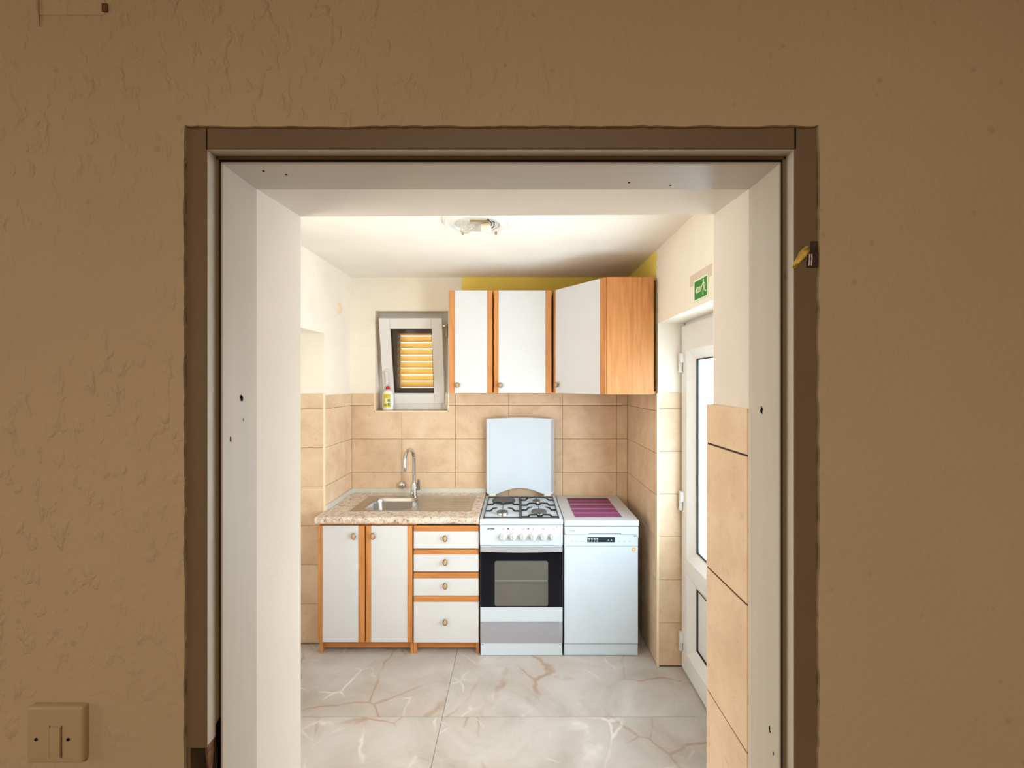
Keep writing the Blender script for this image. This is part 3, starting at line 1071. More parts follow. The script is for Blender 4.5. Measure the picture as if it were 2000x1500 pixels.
obj('arrow_print', bm, M['signgreen'], sg)
bm = new()
lathe(bm, [(0, 0), (0.0062, 0), (0.0062, 0.0012), (0, 0.0012)], Matrix.Translation((xs0, 1.928, 2.126)) @ Matrix.Rotation(PI / 2, 4, 'Y'), 12)


def limb(p, q, t0, t1):
    d = Vector((q[0] - p[0], q[1] - p[1])).normalized()
    n_ = Vector((-d.y, d.x))
    prism(bm, [(p[0] + n_.x * t0, p[1] + n_.y * t0), (q[0] + n_.x * t1, q[1] + n_.y * t1), (q[0] - n_.x * t1, q[1] - n_.y * t1), (p[0] - n_.x * t0, p[1] - n_.y * t0)], xs0, xs1, 'x')


limb((1.930, 2.119), (1.920, 2.092), 0.006, 0.005)
limb((1.932, 2.115), (1.944, 2.104), 0.0028, 0.0024); limb((1.944, 2.104), (1.950, 2.092), 0.0024, 0.002)
limb((1.927, 2.117), (1.912, 2.110), 0.0028, 0.0024); limb((1.912, 2.110), (1.908, 2.098), 0.0024, 0.002)
limb((1.922, 2.094), (1.933, 2.080), 0.0036, 0.003); limb((1.933, 2.080), (1.932, 2.062), 0.003, 0.0024)
limb((1.920, 2.094), (1.912, 2.078), 0.0036, 0.003); limb((1.912, 2.078), (1.900, 2.074), 0.003, 0.0024)
obj('running_figure', bm, M['signwhite'], sg)
bm = new(); box(bm, SXW - 0.0010, SXW + 0.001, 1.853, 2.088, 2.128, 2.180)
o = obj('masking_tape', bm, M['tapebeige'], None, origin=(SXW, 1.97, 2.154)); o['label'] = 'beige strip of masking tape above the exit sign'; o['category'] = 'tape'

# ------------------------------------------------------------------ ceiling lamp
lx, ly = -0.194, 2.118
lamp = thing('ceiling_lamp', 'round white ceiling lamp with its shade missing and bulb bare', 'lamp', (lx, ly, CZ))
T_ = Matrix.Translation((lx, ly, CZ))
bm = new(); lathe(bm, [(0.168, 0.0), (0.166, -0.010), (0.155, -0.018), (0.142, -0.014), (0.126, -0.020), (0.114, -0.024), (0.108, -0.020), (0.106, -0.002)], T_, 48)
obj('base_ring', bm, M['plastic'], lamp, True)
bm = new(); lathe(bm, [(0.1065, -0.016), (0.09, -0.006), (0.05, -0.003), (0, -0.003)], T_, 40)
obj('reflector', bm, M['alu'], lamp, True)
bm = new()
lathe(bm, [(0, 0.0), (0.016, 0.001), (0.0155, 0.030), (0.019, 0.040), (0.028, 0.056), (0.031, 0.072), (0.028, 0.088), (0.018, 0.100), (0, 0.105)], Matrix.Translation((lx + 0.018, ly - 0.02, CZ - 0.040)) @ Matrix.Rotation(-PI / 2, 4, 'Y'), 24)
bulb = obj('bulb', bm, M['bulbglass'], lamp, True)
bm = new(); lathe(bm, [(0, 0), (0.021, 0), (0.023, 0.006), (0.023, 0.042), (0.018, 0.05), (0, 0.05)], Matrix.Translation((lx + 0.020, ly - 0.02, CZ - 0.040)) @ Matrix.Rotation(PI / 2, 4, 'Y'), 24)
obj('socket', bm, M['ceramic'], lamp, True)
bm = new(); box(bm, lx - 0.03, lx + 0.06, ly - 0.052, ly - 0.044, CZ - 0.024, CZ - 0.012, 0.002)
obj('bracket', bm, M['brass'], lamp)
bm = new()
tube(bm, [(lx + 0.068, ly - 0.02, CZ - 0.045), (lx + 0.082, ly - 0.024, CZ - 0.038), (lx + 0.084, ly - 0.03, CZ - 0.020), (lx + 0.066, ly - 0.04, CZ - 0.012), (lx + 0.03, ly - 0.045, CZ - 0.006)], 0.0028, 8)
tube(bm, [(lx + 0.066, ly - 0.03, CZ - 0.040), (lx + 0.074, ly - 0.05, CZ - 0.030), (lx + 0.055, ly - 0.06, CZ - 0.016), (lx + 0.02, ly - 0.06, CZ - 0.005)], 0.0024, 8)
obj('wiring', bm, M['wire'], lamp, True)
for sx_ in (-1, 1):
    bm = new(); box(bm, lx + sx_ * 0.085 - .006, lx + sx_ * 0.085 + .006, ly + 0.108, ly + 0.118, CZ - 0.031, CZ - 0.015, 0.002)
    obj('clip', bm, M['brass'], lamp)


# ------------------------------------------------------------------ cabinet pieces
def knob(parent, x, y, z, rx=0.0150, rz=0.0215, dirv=(0, -1, 0), stem=0.012, tilt_=0.0):
    d = Vector(dirv).normalized()
    q = d.to_track_quat('Z', 'Y').to_matrix().to_4x4()
    T = Matrix.Translation((x, y, z)) @ q @ Matrix.Rotation(tilt_, 4, 'Z')
    bm = new()
    lathe(bm, [(0, -0.001), (0.006, -0.001), (0.005, stem), (0.0, stem)], T, 14)
    k_ = rz
    lathe(bm, [(0, stem - .002), (k_ * .55, stem - .001), (k_ * .95, stem + .004), (k_, stem + .008), (k_ * .86, stem + .0105), (0, stem + .0105)], T, 28, rx / rz, 1.0)
    kb = obj('knob', bm, M['rim'], parent, True, origin=(x, y, z))
    bm = new()
    lathe(bm, [(0, stem + .0095), (k_ * .70, stem + .0100), (k_ * .62, stem + .0135), (k_ * .35, stem + .016), (0, stem + .0165)], T, 28, rx / rz, 1.0)
    obj('knob_face', bm, M['knobwood'], kb, True, origin=(x, y, z))
    return kb


def flat_door(parent, x0, x1, z0, z1, yf, sl, sr, th=0.018):
    """white door with wooden edge strips; sl, sr are the strip widths"""
    bm = new(); box(bm, x0 + sl + .0006, x1 - sr - .0006, yf, yf + th, z0, z1, 0.0018)
    d_ = obj('door', bm, M['doorwhite'], parent)
    for a_, b_ in ((x0, x0 + sl), (x1 - sr, x1)):
        if b_ - a_ > 0.002:
            bm = new(); box(bm, a_, b_, yf - 0.002, yf + th, z0, z1, 0.003)
            obj('edge_strip', bm, M['wood'], d_)
    return d_


# ---- sink base cupboard
YD = 2.664                      # front plane of the base doors
kc = thing('base_cupboard', 'white two-door sink cupboard with beech edges', 'cupboard', (-0.93, 2.94, 0))
bm = new(); box(bm, -1.2195, -1.2015, 2.686, 3.22, 0.0, 0.806, .001); obj('side_panel', bm, M['wood'], kc)
bm = new(); box(bm, -0.6585, -0.6405, 2.686, 3.22, 0.0, 0.806, .001); obj('side_panel', bm, M['wood'], kc)
bm = new(); box(bm, -1.2015, -0.6585, 2.70, 3.20, 0.085, 0.103); obj('bottom_panel', bm, M['wood'], kc)
bm = new(); box(bm, -1.2015, -0.6585, 2.690, 2.708, 0.68, 0.805); obj('front_rail', bm, M['wood_h'], kc)
bm = new(); box(bm, -1.2015, -0.6585, 2.712, 2.728, 0.022, 0.085); obj('plinth', bm, M['wood_h'], kc)
d1 = flat_door(kc, -1.2180, -0.9330, 0.083, 0.794, YD, 0.026, 0.0375)
d2 = flat_door(kc, -0.9265, -0.6425, 0.083, 0.794, YD, 0.0315, 0.0280)
knob(d1, -0.9945, YD, 0.738, tilt_=0.12); knob(d2, -0.8790, YD, 0.738, tilt_=0.12)

# ---- drawer unit
dc = thing('drawer_unit', 'white four-drawer base unit with beech top strips beside the stove', 'drawer unit', (-0.435, 2.94, 0))
bm = new(); box(bm, -0.6385, -0.6205, 2.686, 3.22, 0.0, 0.806, .001); obj('side_panel', bm, M['wood'], dc)
bm = new(); box(bm, -0.2530, -0.2350, 2.686, 3.22, 0.0, 0.806, .001); obj('side_panel', bm, M['wood'], dc)
bm = new(); box(bm, -0.6205, -0.2530, 2.70, 3.20, 0.085, 0.103); obj('bottom_panel', bm, M['wood'], dc)
bm = new(); box(bm, -0.6205, -0.2530, 2.712, 2.728, 0.022, 0.085); obj('plinth', bm, M['wood_h'], dc)
for k, (zt, zs, zb, zk) in enumerate(((0.796, 0.7625, 0.657, 0.724), (0.649, 0.6205, 0.515, 0.579), (0.508, 0.4745, 0.368, 0.435), (0.364, 0.3305, 0.081, 0.214))):
    bm = new(); box(bm, -0.6330, -0.2365, YD, YD + .018, zb, zs - .0005, 0.0018)
    f_ = obj('drawer', bm, M['doorwhite'], dc)
    bm = new(); box(bm, -0.6330, -0.2365, YD - 0.002, YD + .018, zs, zt, 0.003)
    obj('edge_strip', bm, M['wood_h'], f_)
    bm = new(); box(bm, -0.61, -0.262, YD + .018, 3.15, zb + .01, zs)
    obj('drawer_box', bm, M['doorwhite'], f_)
    knob(f_, -0.4385, YD, zk, rx=0.0135)

# ---- worktop with the sink cut-out
WT, WF = 0.853, 2.640
KX0, KX1, KY0, KY1 = -1.066, -0.295, 2.767, 3.142
wt = thing('kitchen_worktop', 'speckled granite-look laminate worktop around the sink', 'worktop', (-0.73, 2.94, WT - .04))
BX0, BX1, BY0, BY1 = -1.000, -0.688, 2.785, 3.092
bm = new()
e = 0.012
hx0, hx1, hy0, hy1 = KX0 + e, KX1 - e, KY0 + e, KY1 - e
# front strip with a rolled edge
prof = [(WF + .012, WT - .04), (WF + .003, WT - .037), (WF, WT - .028), (WF, WT - .012), (WF + .003, WT - .004), (WF + .012, WT), (hy0, WT), (hy0, WT - .04)]
prism(bm, prof, XL + 0.004, -0.2325, 'x')
box(bm, XL + .003, hx0, hy0, YB - .002, WT - .04, WT); box(bm, hx1, -0.2325, hy0, YB - .002, WT - .04, WT); box(bm, hx0, hx1, hy1, YB - .002, WT - .04, WT)
obj('slab', bm, M['granite'], wt)
bm = new(); box(bm, XL + .001, -0.2325, YB - .012, YB - .001, WT, WT + 0.032, .002)
obj('upstand', bm, M['alu'], wt)
bm = new(); box(bm, XL + .001, XL + .012, LS + .005, YB - .012, WT, WT + 0.032, .002)
obj('upstand', bm, M['alu'], wt)

# ---- sink
sk = thing('sink', 'inset stainless steel sink with bowl left and drainer right', 'sink', (-0.68, 2.95, WT))


def rrect(x0, x1, y0, y1, r, n=6):
    out = []
    for cx_, cy_, a0 in ((x1 - r, y1 - r, 0), (x0 + r, y1 - r, PI / 2), (x0 + r, y0 + r, PI), (x1 - r, y0 + r, 1.5 * PI)):
        for i in range(n + 1):
            t_ = a0 + PI / 2 * i / n
            out.append((cx_ + r * math.cos(t_), cy_ + r * math.sin(t_)))
    return out


bm = new()
zt = WT + 0.004
bowl = rrect(BX0, BX1, BY0, BY1, 0.065)
outb = rrect(KX0, BX1 + 0.02, KY0, KY1, 0.012)
vo_ = [bm.verts.new((x, y, zt)) for x, y in outb]
vb_ = [bm.verts.new((x, y, zt)) for x, y in bowl]
n = len(bowl)
for i in range(n):
    bm.faces.new([vo_[i], vo_[(i + 1) % n], vb_[(i + 1) % n], vb_[i]])
ve_ = [bm.verts.new((x, y, WT + .0004)) for x, y in outb]
for i in range(n):
    bm.faces.new([vo_[i], ve_[i], ve_[(i + 1) % n], vo_[(i + 1) % n]])
prev = vb_
for sh_, dz in ((0.004, -0.006), (0.008, -0.03), (0.014, -0.11), (0.026, -0.138), (0.055, -0.15)):
    ring = [bm.verts.new((x, y, zt + dz)) for x, y in rrect(BX0 + sh_, BX1 - sh_, BY0 + sh_, BY1 - sh_, max(0.02, 0.065 - sh_ * .3))]
    for i in range(n):
        bm.faces.new([prev[i], prev[(i + 1) % n], ring[(i + 1) % n], ring[i]])
    prev = ring
bm.faces.new(prev)
bmesh.ops.recalc_face_normals(bm, faces=bm.faces)
obj('bowl', bm, M['steel'], sk, True)
bm = new()
box(bm, BX1 + 0.0195, KX1, KY0, KY1, WT + .0004, zt)
dro = obj('drainer', bm, M['steel'], sk)
for i in range(6):
    bm = new(); yy = 2.82 + i * 0.046
    box(bm, BX1 + 0.06, KX1 - 0.04, yy, yy + 0.012, zt - .001, zt + 0.0015, 0.001, 1)
    obj('rib', bm, M['steel'], dro)
bm = new(); lathe(bm, [(0.045, -0.1465), (0.043, -0.144), (0.03, -0.146), (0, -0.147)], Matrix.Translation(((BX0 + BX1) / 2, (BY0 + BY1) / 2, zt)), 24)
obj('drain', bm, M['chrome'], sk, True)

# ---- mixer tap
tx, ty = -0.738, 3.115
tp = thing('mixer_tap', 'chrome gooseneck mixer tap behind the sink bowl', 'tap', (tx, ty, zt))
bm = new(); lathe(bm, [(0, 0), (0.027, 0), (0.027, 0.006), (0.023, 0.010), (0.0225, 0.088), (0.019, 0.098), (0, 0.10)], Matrix.Translation((tx, ty, zt)), 28)
obj('tap_body', bm, M['chrome'], tp, True)
pth = [(tx, ty, zt + .09), (tx, ty, zt + .20), (tx, ty, zt + .262)]
dx_, dy_ = -0.028, -0.155
for i in range(1, 13):
    t_ = PI * i / 12
    r_ = 0.5
    pth.append((tx + dx_ * (1 - math.cos(t_)) / 2, ty + dy_ * (1 - math.cos(t_)) / 2, zt + .262 + 0.085 * math.sin(t_)))
pth.append((tx + dx_, ty + dy_, zt + .235))
bm = new(); tube(bm, pth, 0.0130, 16)
lathe(bm, [(0, 0), (0.0125, 0), (0.0135, 0.004), (0.0135, 0.026), (0, 0.026)], Matrix.Translation((tx + dx_, ty + dy_, zt + .212)), 18)
obj('spout', bm, M['chrome'], tp, True)
bm = new(); lathe(bm, [(0, 0), (0.017, 0), (0.018, 0.004), (0.018, 0.018), (0.012, 0.022), (0, 0.022)], Matrix.Translation((tx + 0.018, ty, zt + .062)) @ Matrix.Rotation(PI / 2, 4, 'Y'), 20)
lv = obj('lever_hub', bm, M['chrome'], tp, True)
bm = new(); tube(bm, [(tx + 0.033, ty - .004, zt + .055), (tx + 0.037, ty - .016, zt + .085), (tx + 0.041, ty - .034, zt + .130)], [0.013, 0.0115, 0.0095], 12)
obj('lever', bm, M['chrome'], tp, True)

# ---- chrome pipe rosette on the tiles
bm = new(); lathe(bm, [(0, 0.034), (0.011, 0.0335), (0.023, 0.027), (0.031, 0.013), (0.033, 0.0), (0.033, -0.001)], Matrix.Translation((-0.857, YB, 0.912)) @ Matrix.Rotation(PI / 2, 4, 'X'), 28)
o = obj('pipe_rosette', bm, M['chrome'], None, True, origin=(-0.857, YB, 0.912)); o['label'] = 'round chrome pipe rosette on the tiles left of the tap'; o['category'] = 'pipe cover'

# ------------------------------------------------------------------ stove
SX, EX, SFY = -0.2275, 0.2795, 2.655
st = thing('gas_stove', 'white freestanding stove with raised lid and black oven door', 'stove', (0.026, 2.94, 0))
HZ = 0.838
bm = new(); box(bm, SX + .003, EX - .003, SFY + .012, 3.20, 0.085, HZ - .03); obj('body', bm, M['enamel'], st)
bm = new()
prism(bm, [(SFY - .004, .8075), (SFY - .010, .816), (SFY - .010, HZ - .010), (SFY - .006, HZ - .003), (SFY + .002, HZ), (3.205, HZ), (3.205, .8075)], SX, EX, 'x')
hob = obj('hob', bm, M['enamel'], st, True)
bm = new(); prism(bm, [(SFY - .004, .804), (SFY, .681), (SFY + .02, .681), (SFY + .02, .804)], SX + .001, EX - .001, 'x')
cp = obj('control_panel', bm, M['enamel'], st)
for k, px in enumerate((983, 1002.5, 1022, 1042, 1062, 1080.5)):
    x = (px - 1010) * 2.65 / 850
    T = Matrix.Translation((x, SFY - .001, 0.7365)) @ Matrix.Rotation(PI / 2, 4, 'X')
    bm = new(); lathe(bm, [(0, 0), (0.0245, 0), (0.0245, 0.004), (0.0215, 0.007), (0.0195, 0.026), (0.0175, 0.0285), (0, 0.0285)], T, 28)
    kb = obj('knob', bm, M['knobwhite'], cp, True, origin=(x, SFY, 0.7365))
    bm = new(); box(bm, x - .0035, x + .0035, SFY - .034, SFY - .027, 0.721, 0.752, .0015)
    obj('knob_grip', bm, M['knobwhite'], kb, origin=(x, SFY, 0.7365))
PY = SFY - .0042
text_part('gorenje', 0.016, (-0.1815, PY, 0.7785), cp, M['ink'], width=0.043)
for px, kind in ((983, 'o'), (992.6, '.'), (1002, 'i'), (1021.5, 'o'), (1031.5, '.'), (1041.2, 'i'), (1061.2, 'n'), (1081, 'o'), (1087.5, 'i')):
    x = (px - 1010) * 2.65 / 850
    zz = 0.783 if px < 1085 else 0.796
    bm = new()
    T = Matrix.Translation((x, PY + .0006, zz)) @ Matrix.Rotation(PI / 2, 4, 'X')
    if kind == '.': lathe(bm, [(0, 0), (0.0055, 0), (0.0055, 0.0006), (0, 0.0006)], T, 14)
    elif kind == 'o':
        for a_ in range(10):
            if a_ in (2, 3): continue
            t_ = 2 * PI * a_ / 10
            box(bm, x + .006 * math.cos(t_) - .001, x + .006 * math.cos(t_) + .001, PY, PY + .001, zz + .006 * math.sin(t_) - .001, zz + .006 * math.sin(t_) + .001)
    elif kind == 'i':
        box(bm, x - .0008, x + .0008, PY, PY + .001, zz - .004, zz + .005); box(bm, x - .003, x + .003, PY, PY + .001, zz - .006, zz - .0045)
    else:
        box(bm, x - .006, x - .0046, PY, PY + .001, zz - .005, zz + .006); box(bm, x + .003, x + .0044, PY, PY + .001, zz - .008, zz + .002)
        box(bm, x - .005, x + .004, PY, PY + .001, zz - .001, zz + .0004)
    obj('panel_symbol', bm, M['ink'], cp)
# oven door
bm = new(); box(bm, SX + .002, EX - .002, SFY + .004, SFY + .03, 0.211, 0.676, .002)
od = obj('oven_door', bm, M['enamel'], st)
bm = new(); box(bm, SX + .003, EX - .003, SFY - .001, SFY + .006, 0.304, 0.654, .0015)
gl = obj('oven_glass', bm, M['blackglass'], od)
bm = new(); prism(bm, rrect(-0.1370, 0.1885, 0.310, 0.585, 0.012), SFY - .0016, SFY + .002, 'y')
obj('oven_window', bm, M['ovenwin'], gl)
bm = new(); box(bm, -0.133, 0.1845, SFY - .0021, SFY - .001, 0.4625, 0.4660)
obj('rack_edge', bm, M['handle'], gl)
bm = new()
hp = []
for i in range(13):
    u = i / 12
    hp.append((SX + .004 + (EX - SX - .008) * u, SFY - .016 - 0.012 * math.sin(PI * u)))
hp2 = [(x, y + .014) for x, y in reversed(hp)]
prism(bm, hp + hp2, 0.6455, 0.6735, 'z')
bm2 = bm
obj('oven_handle', bm, M['handle'], od)
for x in (SX + .006, EX - .024):
    bm = new(); box(bm, x, x + .018, SFY - .010, SFY + .006, 0.648, 0.671, .002)
    obj('handle_mount', bm, M['handle'], od)
bm = new(); box(bm, SX + .002, EX - .002, SFY + .002, SFY + .03, 0.082, 0.203, .002); obj('drawer', bm, M['silver'], st, label='grey silver bottom drawer')
bm = new(); box(bm, SX + .004, EX - .004, SFY + .006, SFY + .02, 0.004, 0.0795, .002)
pl = obj('plinth', bm, M['enamel'], st)
for x in (SX + .018, EX - .018):
    bm = new(); lathe(bm, [(0, -.0012), (.0035, -.0012), (.0035, .001)], Matrix.Translation((x, SFY + .006, .070)) @ Matrix.Rotation(-PI / 2, 4, 'X'), 10)
    obj('screw', bm, M['ink'], pl)
for x in (SX + .05, EX - .05):
    for y in (SFY + .06, 3.14):
        bm = new(); lathe(bm, [(0, 0), (.018, 0), (.015, .09), (0, .09)], Matrix.Translation((x, y, 0)), 12)
        obj('foot', bm, M['ink'], st)
# hot plate and burners
bm = new(); lathe(bm, [(0, 0.014), (0.030, 0.014), (0.034, 0.0125), (0.076, 0.0135), (0.081, 0.011), (0.082, 0.0), (0, 0)], Matrix.Translation((-0.094, 3.06, HZ)), 40)
obj('hotplate', bm, M['plate'], hob, True)
for x, y, r in ((-0.093, 2.755, 0.036), (0.133, 3.02, 0.026), (0.139, 2.765, 0.050)):
    bm = new(); lathe(bm, [(0, 0), (r * 1.02, 0), (r * 1.0, .012), (r * .96, .015), (0, .015)], Matrix.Translation((x, y, HZ)), 30)
    b_ = obj('burner', bm, M['burner'], hob, True)
    bm = new(); lathe(bm, [(0, .0145), (r * .98, .0145), (r * 1.0, .017), (r * .97, .021), (r * .8, .0225), (0, .0225)], Matrix.Translation((x, y, HZ)), 30)
    obj('burner_cap', bm, M['cap'], b_, True)


def pan_support(x0, x1, bars, fingers):
    bm = new()
    z0 = HZ + .006
    ys_, ye_ = 2.676, 3.150
    # rim wire
    for a_, b_ in (((x0, ys_), (x1, ys_)), ((x0, ye_), (x1, ye_)), ((x0, ys_), (x0, ye_)), ((x1, ys_), (x1, ye_))):
        tube(bm, [(a_[0], a_[1], z0), (b_[0], b_[1], z0)], 0.0038, 8)
    for y, gap in bars:
        mid = (x0 + x1) / 2
        segs = ((x0, mid - gap), (mid + gap, x1)) if gap else ((x0, x1),)
        for xa, xb in segs:
            wv = 0.018
            if gap:
                lo = xa if xa == x0 else xb
                s_ = 1 if xa == x0 else -1
                prism(bm, [(lo, z0 + .003), (lo + s_ * .03, z0 + .004), (lo + s_ * .045, z0 + .018), ((xb if s_ > 0 else xa), z0 + .021), ((xb if s_ > 0 else xa), z0 + .0165), (lo + s_ * .05, z0 + .010), (lo + s_ * .035, z0 - .005), (lo, z0 - .005)], y - .0045, y + .0045, 'y')
            else:
                L = xb - xa
                up_ = [(0, .003), (.16, .004), (.22, .016), (.42, .018), (.47, .008), (.53, .008), (.58, .018), (.78, .016), (.84, .004), (1, .003)]
                lo_ = [(0, -.005), (.18, -.005), (.24, .007), (.40, .009), (.45, -.001), (.55, -.001), (.60, .009), (.76, .007), (.82, -.005), (1, -.005)]
                prism(bm, [(xa + L * u, z0 + q) for u, q in up_] + [(xa + L * u, z0 + q) for u, q in reversed(lo_)], y - .0045, y + .0045, 'y')
    for xa, ya, yb in fingers:
        tube(bm, [(xa, ya, z0), (xa, ya + (yb - ya) * .35, z0 + .014), (xa, yb, z0 + .018)], 0.0026, 8)
    for x in (x0, x1):
        for y in (ys_, ye_):
            lathe(bm, [(0, -.006), (.004, -.006), (.004, 0), (0, 0)], Matrix.Translation((x, y, z0)), 8)
    return obj('pan_support', bm, M['iron'], hob)


pan_support(-0.2045, 0.0160, [(2.965, 0), (2.815, 0.034)], [(-0.093, 2.676, 2.738), (-0.093, 2.965, 2.80)])
pan_support(0.0265, 0.2555, [(3.075, 0.030), (2.945, 0), (2.835, 0.040), (2.690, 0)], [(0.135, 3.15, 3.04), (0.137, 2.945, 3.0), (0.139, 2.945, 2.80), (0.139, 2.690, 2.74)])
# raised lid
LX0, LX1, LZ0, LZ1 = -0.2245, 0.2660, 0.858, 1.412
pts = [(LX0 + .01, LZ0), (LX0 + .068, LZ0 - .004)]
for i in range(1, 16):
    u = i / 16
    pts.append((LX0 + .068 + (LX1 - LX0 - .136) * u, LZ0 - .004 + 0.048 * math.sin(PI * u)))
pts += [(LX1 - .068, LZ0 - .004), (LX1 - .01, LZ0), (LX1, LZ0 + .012)]
for i in range(17):
    u = i / 16
    pts.append((LX1 - (LX1 - LX0) * u, LZ1 - .004 + 0.009 * math.sin(PI * u)))
pts += [(LX0, LZ0 + .012)]
bm = new(); prism(bm, pts, 3.180, 3.198, 'y', 0.002)
lid = obj('lid', bm, M['enamel'], st)
bm = new(); box(bm, LX1 - .017, LX1 + .002, 3.1765, 3.199, LZ0 + .015, LZ1 - .012, .002)
obj('edge_trim', bm, M['silver'], lid)
for x in (LX0 + .045, LX1 - .045):
    bm = new(); lathe(bm, [(0, -.024), (.011, -.024), (.013, -.02), (.013, .02), (.011, .024), (0, .024)], Matrix.Translation((x, 3.172, HZ + .014)) @ Matrix.Rotation(PI / 2, 4, 'Y'), 16)
    box(bm, x - .012, x + .012, 3.17, 3.19, HZ, HZ + .028, .003)
    obj('lid_hinge', bm, M['plastic'], st, True)

# ------------------------------------------------------------------ dishwasher
DX0, DX1, DFY = 0.2880, 0.7390, 2.655
dw = thing('dishwasher', 'slim white dishwasher beside the stove', 'dishwasher', (0.513, 2.94, 0))
bm = new(); box(bm, DX0 + .002, DX1 - .002, DFY + .02, 3.215, 0.03, 0.798); obj('body', bm, M['enamel'], dw)
bm = new(); box(bm, DX0, DX1 + .003, DFY - .008, 3.222, 0.7985, 0.8335, .004, 3); obj('top', bm, M['topwhite'], dw, True)
bm = new(); box(bm, DX0 + .001, DX1 - .001, DFY, DFY + .03, 0.674, 0.7468, .002)
pn = obj('control_panel', bm, M['enamel'], dw)
bm = new()
pf = [(DX0 + .001, 0.7945), (DX0 + .001, 0.755)]
for x, zz in ((0.30, 0.7505), (0.43, 0.7505), (0.437, 0.757), (0.630, 0.757), (0.637, 0.7505), (0.712, 0.7505), (0.722, 0.748), (0.728, 0.742), (0.731, 0.73)):
    pf.append((x, zz))
pf += [(DX1 - .001, 0.73), (DX1 - .001, 0.7945)]
prism(bm, pf, DFY - .010, DFY + .01, 'y', 0.002)
obj('panel_fascia', bm, M['enamel'], dw, True)
bm = new(); box(bm, 0.437, 0.630, DFY + .008, DFY + .012, 0.744, 0.760); obj('grip_recess', bm, M['silver'], pn)
bm = new(); box(bm, 0.4285, 0.5965, DFY - .0012, DFY + .002, 0.6985, 0.7285)
dp = obj('display', bm, M['display'], pn)
for i in range(4):
    x = 0.433 + i * 0.0165
    bm = new()
    box(bm, x, x + .011, DFY - .0018, DFY - .001, 0.7195, 0.7235); box(bm, x + .003, x + .011, DFY - .0018, DFY - .001, 0.7115, 0.7150); box(bm, x, x + .011, DFY - .0018, DFY - .001, 0.7035, 0.7070)
    obj('display_mark', bm, M['lcd'], dp)
for x in (0.553, 0.571):
    bm = new(); prism(bm, [(x, .7095), (x + .009, .7095), (x + .0045, .718)], DFY - .0018, DFY - .001, 'y')
    obj('display_mark', bm, M['lcd'], dp)
for px in (1116, 1125, 1135, 1140, 1208, 1219, 1229):
    x = (px - 1010) * 2.653 / 850
    bm = new(); box(bm, x - .0022, x + .0022, DFY - .0006, DFY + .001, 0.702, 0.7075); box(bm, x + .005, x + .012, DFY - .0006, DFY + .001, 0.703, 0.7045)
    obj('panel_symbol', bm, M['silver'], pn)
bm = new(); lathe(bm, [(0, .003), (.0045, .003), (.005, 0), (0, 0)], Matrix.Translation((0.7170, DFY, .7340)) @ Matrix.Rotation(PI / 2, 4, 'X'), 16)
obj('power_button', bm, M['silver'], pn, True)
text_part('Vivax', 0.012, (0.3190, DFY - .0104, 0.7690), dw, M['silver'], width=0.034)
bm = new(); box(bm, DX0 + .001, DX1 - .001, DFY + .001, DFY + .03, 0.0785, 0.6715, .003)
ddo = obj('door', bm, M['enamel'], dw)
bm = new(); lathe(bm, [(0, 0), (.0125, 0), (.0125, .0006), (0, .0006)], Matrix.Translation((0.7115, DFY + .0012, 0.6545)) @ Matrix.Rotation(PI / 2, 4, 'X'), 20)
s_ = obj('sticker', bm, M['orange'], ddo)
bm = new(); lathe(bm, [(0, 0), (.0055, 0), (.0055, .0004), (0, .0004)], Matrix.Translation((0.7115, DFY + .0005, 0.6555)) @ Matrix.Rotation(PI / 2, 4, 'X'), 14)
obj('sticker_print', bm, M['signwhite'], s_)
bm = new(); box(bm, DX0 + .001, DX1 - .001, DFY + .008, DFY + .03, 0.004, 0.0725, .002); obj('kick_plate', bm, M['enamel'], dw)
for x in (DX0 + .04, DX1 - .04):
    for y in (DFY + .08, 3.16):
        bm = new(); lathe(bm, [(0, 0), (.016, 0), (.014, .035), (0, .035)], Matrix.Translation((x, y, 0)), 12)
        obj('foot', bm, M['ink'], dw)

# placemat
bm = new(); box(bm, 0.360, 0.655, 2.7105, 3.1555, 0.8336, 0.8362, .0008, 1)
o = obj('placemat', bm, M['mat'], None, origin=(0.5075, 2.933, 0.8336)); o['label'] = 'purple striped woven placemat on top of the dishwasher'; o['category'] = 'placemat'

# ------------------------------------------------------------------ wall cupboards
UZ0, UZ1, UY = 1.602, 2.294, 2.930


def wall_unit(x0, x1, sl, sr, label, kx):
    t = thing('wall_cupboard', label, 'cupboard', ((x0 + x1) / 2, 3.09, UZ0), 'wall cupboards above the worktop')
    bm = new(); box(bm, x0, x0 + .016, UY + .021, YB + .002, UZ0, UZ1, .001); obj('side_panel', bm, M['wood'], t)
    bm = new(); box(bm, x1 - .016, x1, UY + .021, YB + .002, UZ0, UZ1, .001); obj('side_panel', bm, M['wood'], t)
    bm = new(); box(bm, x0 + .016, x1 - .016, UY + .023, YB + .002, UZ0 + .001, UZ0 + .017); obj('bottom_panel', bm, M['wood_h'], t)
    bm = new(); box(bm, x0 + .016, x1 - .016, UY + .023, YB + .002, UZ1 - .017, UZ1 - .001); obj('top_panel', bm, M['wood_h'], t)
    bm = new(); box(bm, x0 + .016, x1 - .016, YB - .006, YB + .001, UZ0 + .017, UZ1 - .017); obj('back_panel', bm, M['doorwhite'], t)
    d_ = flat_door(t, x0 + .001, x1 - .001, UZ0, UZ1, UY, sl, sr)
    knob(d_, kx, UY, 1.656, 0.0165, 0.0175)
    return t


wall_unit(-0.4585, -0.1655, 0.0375, 0.0345, 'narrow white wall cupboard next to the window', -0.402)
wall_unit(-0.1590, 0.2320, 0.0320, 0.0390, 'wide white wall cupboard above the stove', -0.113)

